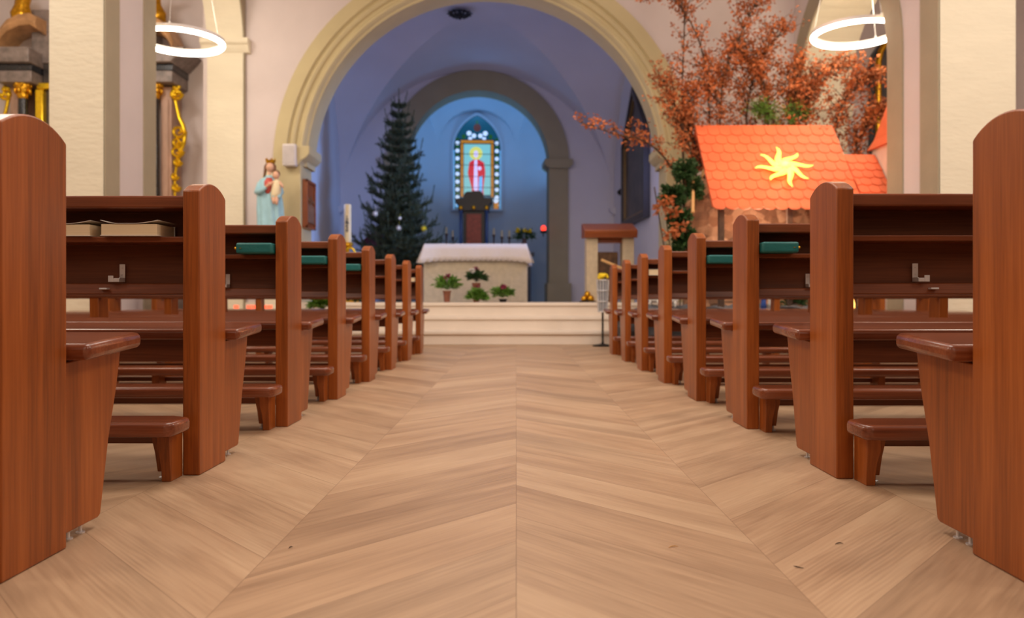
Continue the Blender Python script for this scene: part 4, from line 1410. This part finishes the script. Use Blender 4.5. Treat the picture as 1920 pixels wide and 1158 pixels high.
# ------------------------------------------------------------------ baroque side altar, left aisle
def side_altar():
    Zw = 12.2; Z = 11.9; s = Z / F
    cx = P(176, 0, Z).x
    t = thing('side_altar', 'baroque side altar with black columns and gilded carving in the left aisle', 'side altar', (cx, Z, 0))
    def z(y): return CH + (565 - y) * s
    mb = MB(); mb.box(-1.25, 1.25, -.45, .28, 0, 1.05); mb.box(-1.35, 1.35, -.50, .28, 1.05, 1.15); link('altar_table', mb, M_greym, t, bevel=.01)
    mb = MB(); mb.box(-1.30, 1.30, -.05, .28, 1.15, 1.75); link('predella', mb, M_pinkm, t, bevel=.01)
    for sg in (-1, 1):
        xc = sg * 122 * s
        mb = MB(); mb.lathe([(.10, 1.75), (.10, 1.80), (.075, 1.85), (.072, 2.6), (.062, z(188))], (xc, -.14, 0), 20); link('column', mb, M_blackm, t, smooth=40)
        mb = MB(); mb.lathe([(.066, z(190)), (.08, z(184)), (.075, z(178)), (.11, z(168)), (.10, z(163)), (.13, z(156))], (xc, -.14, 0), 16)
        for i in range(16):
            a = 2 * PI * i / 16
            mb.ball((xc + .10 * math.cos(a), -.14 + .10 * math.sin(a), z(176) + (i % 2) * .09), (.026, .026, .045), 8, 6)
        link('gilded_capital', mb, M_gold, t, smooth=60)
        mb = MB(); x0, x1 = sorted((sg * 130 * s, sg * 150 * s)); mb.box(x0, x1, -.08, .28, 1.75, z(165)); 
        mb.box(min(x0, x1) + .04, max(x0, x1) - .04, -.10, -.08, 1.9, z(190)); link('pilaster', mb, M_pinkm, t, bevel=.006)
        # openwork gilded scroll beside the pilaster
        mb = MB()
        pts = [(152, 170), (158, 200), (163, 222), (170, 236), (174, 252), (172, 270), (166, 285), (160, 305), (156, 325), (155, 345), (155, 400)]
        mb.tube([(sg * p * s, -.06, z(q_)) for p, q_ in pts], [.035, .025, .03, .035, .035, .03, .028, .025, .02, .02, .02], 8)
        for (px, py, r_) in ((158, 178, 9), (163, 248, 10), (160, 268, 7), (160, 285, 9), (161, 305, 6), (156, 332, 5), (158, 352, 6)):
            r_ *= 1.35; sp = [(sg * (px + r_ * (1 - k / 18) * math.cos(k * .55)) * s, -.08, z(py + r_ * (1 - k / 18) * math.sin(k * .55))) for k in range(16)]
            mb.tube(sp, [.030 - .0008 * k for k in range(16)], 6)
        for i in range(10): mb.ball((sg * (158 + random.uniform(-6, 8)) * s, -.10, z(172 + random.uniform(-6, 12))), (.04, .03, .03), 8, 5)
        link('gilded_scroll', mb, M_gold2, t, smooth=60)
        # blocks of entablature
        mb = MB(); xa, xb = sorted((sg * 96 * s, sg * 162 * s))
        mb.box(xa, xb, -.28, .28, z(163), z(142))
        link('frieze_block', mb, M_greym, t, bevel=.01)
        mb = MB(); mb.box(xa - .01, xb + .01, -.29, .28, z(142), z(130)); link('black_band', mb, M_blackm, t, bevel=.006)
        mb = MB(); mb.prism([(xa - .02, z(130)), (xb + .02, z(130)), (xb + (.16 if sg > 0 else .02), z(112)), (xb + (.22 if sg > 0 else .02), z(102)), (xa - (.22 if sg < 0 else .02), z(102)), (xa - (.16 if sg < 0 else .02), z(112))], 'y', -.38, .28)
        link('cornice', mb, M_greym, t, bevel=.015)
        # swept pediment scroll over the column
        mb = MB(); path = [(sg * q_[0] * s, z(q_[1])) for q_ in ((165, 102), (155, 80), (140, 62), (118, 52), (98, 50), (85, 58))]
        rings = []
        for k, (px, pz) in enumerate(path):
            rings.append([(px, -.34, pz), (px, -.30, pz + .10), (px, .1, pz + .14), (px, .1, pz - .10), (px, -.30, pz - .07)])
        mb.loft(rings); link('pediment_scroll', mb, mat('buff_marble', srgb(186, 140, 96), .4, var=.25, scale=8) if 'buff_marble' not in bpy.data.materials else bpy.data.materials['buff_marble'], t, bevel=.01)
        # seated angel on the scroll
        ang = MB(); bx = sg * 122 * s; bz = z(48)
        ang.loft([ell_ring(bx + sg * o_, -.15, bz + h_, rx, ry, 18, .08, 5, h_ * 9) for o_, h_, rx, ry in ((0.0, .0, .15, .12), (.02, .12, .14, .11), (.0, .24, .10, .09), (-.02, .38, .11, .08), (-.02, .48, .05, .05))])
        ang.ball((bx - sg * .02, -.16, bz + .58), (.06, .065, .075), 12, 8)
        ang.tube([(bx, -.2, bz + .4), (bx + sg * .18, -.28, bz + .45), (bx + sg * .22, -.3, bz + .6)], [.04, .03, .02], 8)
        link('carved_angel', ang, M_gold, t, smooth=170)
    mb = MB(); mb.box(-.74, .74, -.02, .28, 1.75, z(120)); link('picture_field', mb, M_pic, t)
    mb = MB()
    for sg in (-1, 1): mb.box(sg * .76 - .06, sg * .76 + .06, -.10, .28, 1.75, z(170))
    mb.box(-.80, .80, -.10, .0, z(170), z(158)); link('gilded_frame', mb, M_gold2, t, bevel=.015)
    mb = MB(); mb.box(-.9, .9, -.05, .28, z(120), z(20)); link('attic', mb, M_greym, t, bevel=.01)


side_altar()


# arched picture of the right aisle altar
def right_altar():
    Z = 12.05; s = Z / F
    x0 = P(1645, 0, Z).x
    hw = .95; cx = x0 + hw
    t = thing('altar_painting', 'tall dark arched altar painting in a gilded tube frame on the right aisle wall', 'painting', (cx, Z, 0))
    zs_ = CH + (565 - 118) * s
    z0 = 1.2
    pts = [(-hw, z0), (-hw, zs_)] + [(hw * -math.cos(R(a)), zs_ + .62 * math.sin(R(a))) for a in range(15, 180, 15)] + [(hw, zs_), (hw, z0)]
    mb = MB(); mb.prism([(p * 1.08, q if q != z0 else z0) for p, q in pts], 'y', .0, .14); link('dark_panel', mb, mat('dark_blue_panel', srgb(34, 42, 52), .4, var=.3), t)
    mb = MB(); mb.prism([(p * .95, q) for p, q in pts], 'y', -.03, .01); link('canvas', mb, M_pic, t)
    mb = MB(); mb.tube([(p, -.04, q) for p, q in pts], .045, 10); link('gilded_frame', mb, M_gold, t, smooth=60)


right_altar()

# ------------------------------------------------------------------ the crib (nativity house)
# rough ground
mb = MB()
nx, ny = 70, 36
X0, X1, Y0, Y1 = 1.20, 3.85, 8.72, 9.66
def gz(x, y):
    e = min(1, (y - Y0) / .12 + .02)
    h = .46 + .07 * noise.noise(Vector((x * 3, y * 3, 1))) + .03 * noise.noise(Vector((x * 9, y * 9, 5)))
    h *= 1 - .25 * max(0, (1.5 - x) / .3)
    return h
vs = []; fs = []
for j in range(ny + 1):
    for i in range(nx + 1):
        x = X0 + (X1 - X0) * i / nx; y = Y0 + (Y1 - Y0) * j / ny
        vs.append((x, y, gz(x, y)))
for j in range(ny):
    for i in range(nx):
        a = j * (nx + 1) + i; fs.append((a, a + 1, a + nx + 2, a + nx + 1))
mb.add(vs, fs)
def skirtedge(idx):
    for a, b in zip(idx[:-1], idx[1:]):
        p, q = vs[a], vs[b]
        nz = 8
        for k in range(nz):
            def w(pp, f):
                d = .05 * noise.noise(Vector((pp[0] * 5, f * 3, pp[1] * 5)))
                return (pp[0] + (d if abs(pp[0] - X0) < .01 else 0), pp[1] + (d if abs(pp[1] - Y0) < .01 else 0), pp[2] * f)
            f0, f1 = k / nz, (k + 1) / nz
            mb.quad(w(p, f0), w(q, f0), w(q, f1), w(p, f1))
skirtedge([i for i in range(nx + 1)])
skirtedge([j * (nx + 1) for j in range(ny + 1)])
skirtedge([j * (nx + 1) + nx for j in range(ny + 1)])
ground = tag(link('crib_ground', mb, M_rock, smooth=60), 'grey crumpled rock-cloth mound carrying the nativity scene, behind the right pews', 'crib base')


def crib():
    t = thing('crib_house', 'large model crib house with a bright orange tiled roof and stone walls', 'model house', (3.0, 9.3, .44))
    ox, oy, oz = 3.0, 9.3, .44
    def sub(mb):
        mb.v = [(x - ox, y - oy, z - oz) for x, y, z in mb.v]
        return mb
    # stone wall, uneven surface
    mb = MB(); nx, nz = 70, 44
    xa, xb, za_, zb_ = 1.98, 4.1, .40, 1.98; yw = 9.46
    vs = []; fs = []
    for j in range(nz + 1):
        for i in range(nx + 1):
            x = xa + (xb - xa) * i / nx; z = za_ + (zb_ - za_) * j / nz
            v = Vector((x * 7, 1, z * 9))
            dist = noise.voronoi(v)[0]
            y = yw - .05 * (dist[1] - dist[0])
            edge = .04 * noise.noise(Vector((z * 8, 3, 3))) if i == 0 else 0
            vs.append((x + edge, y, z))
    for j in range(nz):
        for i in range(nx):
            a = j * (nx + 1) + i; fs.append((a, a + 1, a + nx + 2, a + nx + 1))
    mb.add(vs, fs); mb.box(xa + .02, xb, yw + .01, yw + .16, za_, zb_)
    link('stone_wall', sub(mb), M_stone, t)
    def roof(x0, x1, yt, zt, yb, zb, tw, rows, name):
        mb = MB()
        d = Vector((0, yb - yt, zb - zt)); L = d.length; d.normalize()
        nrm = Vector((0, d.z, -d.y)); 
        if nrm.y > 0: nrm = -nrm
        n = max(1, round((x1 - x0) / tw)); tw = (x1 - x0) / n
        rh = L / rows
        for r in range(rows):
            for c in range(-1, n + 1):
                xo = x0 + tw * c + (tw / 2 if r % 2 else 0)
                lo, hi = max(xo, x0), min(xo + tw * .97, x1)
                if hi - lo < tw * .1: continue
                top = Vector((0, yt, zt)) + d * (rh * r) + nrm * .003
                pts = []
                m = 6
                for k in range(m + 1):
                    a = PI * k / m
                    px = xo + tw * .485 - tw * .485 * math.cos(a)
                    px = min(max(px, x0), x1)
                    pts.append(Vector((px, 0, 0)) + top + d * (rh * (1.0 + .30 * math.sin(a))) + nrm * .012)
                ul = Vector((lo, 0, 0)) + top; ur = Vector((hi, 0, 0)) + top
                ring = [ul] + pts + [ur]
                mb.add(ring + [p - nrm * .008 for p in ring], [tuple(range(len(ring)))] + [(i, (i + 1) % len(ring), len(ring) + (i + 1) % len(ring), len(ring) + i) for i in range(len(ring))])
        a = Vector((0, yt, zt)); b = a + d * (L - .03)
        q = [Vector((x0, 0, 0)) + a, Vector((x1, 0, 0)) + a, Vector((x1, 0, 0)) + b, Vector((x0, 0, 0)) + b]
        mb.add(q + [p - nrm * .03 for p in q], [(0, 1, 2, 3), (4, 7, 6, 5), (0, 4, 5, 1), (1, 5, 6, 2), (2, 6, 7, 3), (3, 7, 4, 0)])
        # rear slope
        q = [Vector((x0, yt, zt)), Vector((x1, yt, zt)), Vector((x1, yt + .35, zt - .5)), Vector((x0, yt + .35, zt - .5))]
        mb.add(q, [(0, 1, 2, 3)])
        return link(name, sub(mb), M_roof, t)
    a = P(1303, 235, 9.8); b = P(1560, 235, 9.8); c = P(1337, 388, 8.9)
    roof(a.x, b.x, 9.8, a.z, 8.9, c.z, .142, 9, 'main_roof')
    e = P(1553, 290, 9.5); f = P(1640, 290, 9.5)
    roof(b.x + .02, f.x, 9.5, e.z, 8.9, c.z, .142, 7, 'side_roof')
    # barge boards and a raking strut at the left gable
    mb = MB(); mb.tube([P(1301, 380, 9.5), P(1320, 318, 9.5)], .02, 6); mb.tube([P(1299, 398, 9.2), P(1300, 330, 9.45)], .018, 6)
    link('timber_strut', sub(mb), M_lwood, t)
    for px in (1352, 1480):
        mb = MB(); q = P(px, 0, 9.0); mb.box(q.x - .03, q.x + .03, 8.97, 9.03, .42, c.z + .02); link('timber_post', sub(mb), M_bark, t)
    # tower
    q = P(1694, 0, 9.35); 
    mb = MB(); mb.box(q.x - .26, q.x + .26, 9.1, 9.6, .42, 2.36); link('tower_wall', sub(mb), mat('white_tower', srgb(236, 216, 198), .8), t, bevel=.01)
    mb = MB()
    rows = [(.30, 2.34), (.24, 2.46), (.12, 2.9), (.01, 3.25)]
    mb.loft([[(q.x - r, 9.35 - r, z), (q.x + r, 9.35 - r, z), (q.x + r, 9.35 + r, z), (q.x - r, 9.35 + r, z)] for r, z in rows]); link('tower_roof', sub(mb), M_roof, t)
    pl_ = bpy.data.lights.new('crib_lamp', 'POINT'); pl_.energy = 20; pl_.color = (1, .76, .56); pl_.shadow_soft_size = .1
    o = bpy.data.objects.new('crib_lamp', pl_); COL.objects.link(o); o.location = (2.75, 8.95, 1.35)
    # star lying on the roof slope
    d = Vector((0, 8.9 - 9.8, c.z - a.z)).normalized(); nrm = Vector((0, d.z, -d.y))
    if nrm.y > 0: nrm = -nrm
    cen = P(1466, 320, 9.32)
    # place on the slope
    tt = (a.z - cen.z) / (a.z - c.z); cen = Vector((cen.x, 9.8 + (8.9 - 9.8) * tt, cen.z)) + nrm * .06
    st = thing('star_light', 'glowing yellow star with eight wavy rays fixed on the orange crib roof', 'star', cen)
    mb = MB(); up = -d
    for k in range(8):
        ang = R(8 + 45 * k)
        dr = Vector((1, 0, 0)) * math.cos(ang) + up * math.sin(ang)
        sdv = Vector((1, 0, 0)) * -math.sin(ang) + up * math.cos(ang)
        Lr = .34 * (1.0 if k % 2 == 0 else .92)
        rows = []
        for i in range(9):
            u = i / 8
            wd = .048 * (1 - u) ** .6 * (.6 + u * 1.2 if u < .35 else 1.02) + .002
            cc = dr * (Lr * u) + sdv * (.035 * math.sin(u * 5.5))
            rows.append([cc - sdv * wd, cc + nrm * (.03 * (1 - u) + .004), cc + sdv * wd, cc - nrm * .01])
        mb.loft(rows, mi=0)
    mb.ball((0, 0, 0), (.075, .06, .06), 14, 9, mi=0)
    link('star_rays', mb, mat('star_glow', (1, .72, .12, 1), .5, var=0, emit=(1, .68, .12, 1), estr=1.6), st)
    pl_ = bpy.data.lights.new('star_light_glow', 'POINT'); pl_.energy = 3; pl_.color = (1, .75, .3); pl_.shadow_soft_size = .08
    o = bpy.data.objects.new('star_light_glow', pl_); COL.objects.link(o); o.location = cen + nrm * .14
    return t


crib()


# crib figures
def figurine(label, px, Z, h, col, z0=None, cat='figurine'):
    q = P(px, 0, Z); z = (z0 if z0 is not None else gz(q.x, Z) - .005)
    t = thing('crib_figurine', label, cat, (q.x, Z, z), 0, 'figures of the nativity scene')
    mb = MB(); mb.loft([ell_ring(0, 0, zz_, rx, ry, 16, .06, 5) for zz_, rx, ry in ((0, .16 * h, .13 * h), (h * .4, .14 * h, .11 * h), (h * .70, .12 * h, .09 * h), (h * .80, .04 * h, .04 * h))]); link('cloak', mb, col, t, smooth=170)
    mb = MB(); mb.ball((0, -.01, h * .90), (.07 * h, .075 * h, .10 * h), 12, 8); link('head', mb, M_skin, t, smooth=170)
    mb = MB(); mb.ball((0, .005, h * .94), (.075 * h, .075 * h, .085 * h), 12, 8); link('hair', mb, M_hair, t, smooth=170)
    for s_ in (-1, 1):
        mb = MB(); mb.tube([(s_ * .10 * h, 0, h * .72), (s_ * .15 * h, -.06 * h, h * .55), (s_ * .04 * h, -.14 * h, h * .56)], [.04 * h, .035 * h, .025 * h], 8); link('arm', mb, col, t, smooth=170)
    return t


def sheep(label, px, Z, r=.07, rz=0):
    q = P(px, 0, Z); z = gz(q.x, Z) - .005
    t = thing('toy_sheep', label, 'sheep figurine', (q.x, Z, z), rz, 'sheep of the nativity scene')
    mb = MB(); mb.ball((0, 0, r * 1.5), (r * 1.5, r * .8, r * .85), 16, 10, fn=lambda v: v * (1 + .06 * math.sin(v.x * 18) * math.sin(v.z * 17)))
    mb.tube([(r * 1.2, 0, r * 1.8), (r * 1.6, 0, r * 2.3), (r * 2.0, 0, r * 2.2), (r * 2.2, 0, r * 2.0)], [r * .5, r * .42, r * .34, r * .2], 10)
    for s_ in (-1, 1):
        mb.ball((r * 1.65, s_ * r * .42, r * 2.3), (r * .12, r * .25, r * .12), 8, 5)
        for xx in (-.8, .8): mb.tube([(xx * r, s_ * r * .4, r * 1.2), (xx * r + .05 * r, s_ * r * .4, r * .6), (xx * r, s_ * r * .4, 0)], [r * .25, r * .15, r * .15], 8)
    link('body', mb, M_whitep, t, smooth=170)


sheep('white toy sheep behind the fifth right pew', 1255, 8.95)
sheep('white toy sheep at the left edge of the seen crib ground', 1228, 9.1, .055, 2.6)
figurine('small crib figure in a blue cloak among white ones', 1432, 9.0, .20, mat('cloak_blue', srgb(60, 90, 170), .7))
figurine('small crib figure in a white cloak beside the blue one', 1444, 9.05, .17, M_whitep)
figurine('small crib figure in a brown cloak left of the blue one', 1418, 9.1, .19, mat('cloak_brown', srgb(150, 100, 70), .7))
figurine('small crib figure in a red cloak right of the white one', 1457, 9.1, .16, M_red)
q = P(1494, 0, 9.0)
t = thing('moss_bush', 'green mossy bush on the crib ground beside the figures', 'bush', (q.x, 9.05, gz(q.x, 9.05) - .02))
mb = MB(); leafy(mb, (0, 0, .07), (.2, .12, .11), 500, .05, .02, .3); link('moss', mb, M_dgreen, t)
mb = MB(); mb.lathe([(.16, 0), (.13, .05), (.04, .09)], n=14); link('root_mound', mb, M_bark, t)
q = P(1650, 0, 9.2)
t = thing('crib_lantern', 'small glowing orange lantern at the right end of the crib ground', 'lantern', (3.77, 8.95, gz(3.77, 8.95) - .01))
mb = MB()
for sx_ in (-1, 1):
    for sy_ in (-1, 1): mb.box(sx_ * .05 - .006, sx_ * .05 + .006, sy_ * .05 - .006, sy_ * .05 + .006, 0, .16)
mb.box(-.06, .06, -.06, .06, 0, .012); mb.loft([[(-.07, -.07, .16), (.07, -.07, .16), (.07, .07, .16), (-.07, .07, .16)], [(-.01, -.01, .21), (.01, -.01, .21), (.01, .01, .21), (-.01, .01, .21)]])
link('lantern_frame', mb, M_dark, t)
mb = MB(); mb.lathe([(.02, .012), (.02, .07), (.001, .13)], n=10); link('flame', mb, mat('flame_glow', (1, .5, .1, 1), .5, emit=(1, .45, .1, 1), estr=3), t)


# ------------------------------------------------------------------ beech branches and ivy
def branch(label, pts, seed, leaves, spread, mb_leaf=M_beech, thick=.014, L=.052, W=.032, name='beech_branch', group='dried beech branches of the crib'):
    rnd = random.Random(seed)
    pts = [Vector(p) for p in pts]
    base = pts[0].copy()
    t = thing(name, label, 'branch', base, 0, group)
    # smooth main stem
    def cr(p0, p1, p2, p3, u):
        return .5 * ((2 * p1) + (-p0 + p2) * u + (2 * p0 - 5 * p1 + 4 * p2 - p3) * u * u + (-p0 + 3 * p1 - 3 * p2 + p3) * u ** 3)
    main = []
    for i in range(len(pts) - 1):
        a, b, c, d = pts[max(i - 1, 0)], pts[i], pts[i + 1], pts[min(i + 2, len(pts) - 1)]
        for k in range(6): main.append(cr(a, b, c, d, k / 6))
    main.append(pts[-1])
    st = MB(); n = len(main)
    st.tube([p - base for p in main], [thick * (1 - .8 * i / n) + .002 for i in range(n)], 6)
    lf = MB(); tot = 0
    twigs = []
    m = max(6, int(leaves / 15))
    for k in range(m):
        i = int((.22 + .78 * rnd.random()) * (n - 2)) + 1
        p = main[i]; tg = (main[min(i + 1, n - 1)] - main[i - 1]).normalized()
        r = Vector((rnd.uniform(-1, 1), rnd.uniform(-.6, .6), rnd.uniform(-.5, 1)))
        d = (tg * .6 + r * .9).normalized()
        ln = spread * rnd.uniform(.35, 1.0) * (1.1 - .5 * i / n)
        q = [p]
        for s_ in range(5):
            d = (d + Vector((rnd.uniform(-.3, .3), rnd.uniform(-.2, .2), rnd.uniform(-.2, .25)))).normalized()
            q.append(q[-1] + d * ln / 5)
        st.tube([x - base for x in q], [.006, .005, .004, .003, .0025, .002], 4)
        per = int(leaves / m)
        for _ in range(per):
            u = rnd.uniform(.15, 1.0) * 5; j = min(4, int(u))
            c = q[j].lerp(q[j + 1], u - j) + Vector((rnd.gauss(0, .035), rnd.gauss(0, .03), rnd.gauss(0, .03)))
            dd = Vector((rnd.uniform(-1, 1), rnd.uniform(-1, 1), rnd.uniform(-.9, .5)))
            lf.leaf(c - base, dd, Vector((rnd.uniform(-1, 1), rnd.uniform(-1, 1), rnd.uniform(-1, 1))), L * rnd.uniform(.7, 1.2), W * rnd.uniform(.7, 1.2))
    link('stem', st, M_bark, t)
    link('leaves', lf, mb_leaf, t)
    return t


def PP(l): return [tuple(P(x, y, z)) for x, y, z in l]


GLS = ['leafy beech branch beside the arch edge, leaning left of the crib roof', 'beech branch spreading to the picture top left of the ring lamp', 'beech branch rising in the gap between thicket top and ring lamp',
       'beech branch leaning left above the roof ridge', 'bright copper beech branch leaning right, below the ring lamp', 'beech branch leaning right towards the gilded picture frame',
       'lowest right beech branch beside the white tower', 'short beech branch standing upright above the star', 'beech branch above the left end of the roof ridge']
branch('long beech branch reaching left in front of the chancel arch', PP([(1300, 420, 9.9), (1270, 330, 9.7), (1215, 268, 9.5), (1150, 250, 9.3), (1085, 228, 9.2)]), 11, 420, .30)
branch('tall thin beech branch rising straight at the left edge of the thicket', PP([(1292, 420, 10.0), (1280, 280, 10.0), (1280, 140, 10.0), (1285, 10, 10.0), (1290, -60, 10)]), 12, 620, .50)
branch('beech branch arching to the top left of the thicket, before the arch edge', PP([(1330, 420, 10.1), (1330, 220, 10.1), (1315, 90, 10.0), (1270, 5, 9.9), (1225, -20, 9.9)]), 13, 800, .50)
for k, (pp, n_, sp_) in enumerate((
        ([(1320, 420, 9.95), (1300, 300, 9.9), (1270, 210, 9.8), (1245, 150, 9.8)], 800, .55),
        ([(1350, 420, 10.1), (1350, 220, 10.1), (1365, 120, 10.1), (1420, 0, 10.1)], 1100, .62),
        ([(1400, 420, 10.3), (1400, 220, 10.3), (1420, 130, 10.3), (1470, 50, 10.3)], 1000, .62),
        ([(1450, 420, 10.2), (1440, 230, 10.2), (1430, 160, 10.2), (1380, 80, 10.2)], 1000, .6),
        ([(1500, 420, 10.1), (1510, 240, 10.0), (1530, 150, 10.0), (1590, 120, 10.0)], 1200, .55),
        ([(1540, 420, 10.1), (1560, 260, 10.0), (1590, 180, 9.9), (1640, 140, 9.9)], 1000, .5),
        ([(1580, 420, 10.2), (1600, 300, 10.0), (1620, 240, 10.0), (1655, 200, 9.9)], 900, .45),
        ([(1480, 420, 10.2), (1480, 240, 10.2), (1490, 180, 10.2), (1500, 110, 10.2)], 1000, .55),
        ([(1340, 400, 10.0), (1300, 260, 9.9), (1290, 200, 9.9), (1330, 130, 9.9)], 800, .5))):
    branch(GLS[k], PP(pp), 20 + k, int(n_ * 1.25), sp_ * 1.05)
branch('small green fir sprig behind the ridge of the orange roof', PP([(1450, 330, 10.0), (1450, 235, 10.0), (1440, 215, 10.0), (1420, 205, 10.0)]), 51, 900, .30, M_green, L=.05, W=.012, name='fir_sprig', group='green sprigs on the crib')
branch('green fir sprig right of the ridge middle of the orange roof', PP([(1480, 330, 10.0), (1480, 235, 10.0), (1490, 215, 10.0), (1505, 210, 10.0)]), 52, 900, .28, M_green, L=.05, W=.012, name='fir_sprig', group='green sprigs on the crib')
q = P(1272, 0, 9.45)
t = thing('ivy_bush', 'dense dark ivy with a few orange leaves left of the crib house', 'bush', (q.x, 9.5, .44))
mb = MB()
for (px, py, rx, rz_, n_) in ((1285, 320, 25, 30, 500), (1262, 365, 28, 32, 650), (1275, 410, 26, 30, 650), (1285, 450, 26, 30, 700), (1262, 480, 24, 30, 500), (1280, 510, 24, 30, 500), (1300, 355, 18, 34, 500)):
    c = P(px, py, 9.45) - Vector((q.x, 9.5, .44))
    leafy(mb, c, (rx * 9.45 / F, .16, rz_ * 9.45 / F), n_, .065, .045, 0)
link('ivy_leaves', mb, M_dgreen, t)
mb = MB()
for (px, py) in ((1262, 400), (1252, 375), (1275, 425), (1240, 390), (1258, 440)):
    c = P(px, py, 9.3) - Vector((q.x, 9.5, .44)); leafy(mb, c, (.10, .08, .10), 40, .06, .04, 0)
link('orange_leaves', mb, M_beech, t)
mb = MB()
for k in range(6):
    x = (k - 2.5) * .05
    mb.tube([(x, 0, 0), (x * 1.2 + .03, 0, .5), (x * 1.6, .02, 1.0), (x * 2.2, 0, 1.45)], .008, 5)
link('stems', mb, M_bark, t)


# ------------------------------------------------------------------ scraps on the floor
for lb, px, py, ln, an in (('small dark curled leaf scrap on the floor planks by the second right pew', 1573, 1020, .010, .3),
                           ('tiny brown leaf scrap on the floor, left of the darker curled one', 1497, 1064, .010, 2.6),
                           ('tiny dark crumb on the floor left of the central seam', 545, 1027, .005, 1.0),
                           ('thin pale straw lying on the floor just right of the central seam', 1262, 1026, .012, .4)):
    zf_ = CH * F / (py - 565.0)
    q = P(px, py, zf_); q.z = .0012
    mb = MB()
    mb.tube([(-ln, 0, 0), (-ln * .3, ln * .25, .001), (ln * .4, ln * .2, .0015), (ln, -ln * .2, .0006)], [.0004, .0011, .0012, .0004], 6)
    o = link('floor_scrap', mb, M_lwood if 'straw' in lb else M_bark, smooth=60)
    o.location = q; o.rotation_euler = (0, 0, an)
    tag(o, lb, 'scrap', 'scraps on the aisle floor')
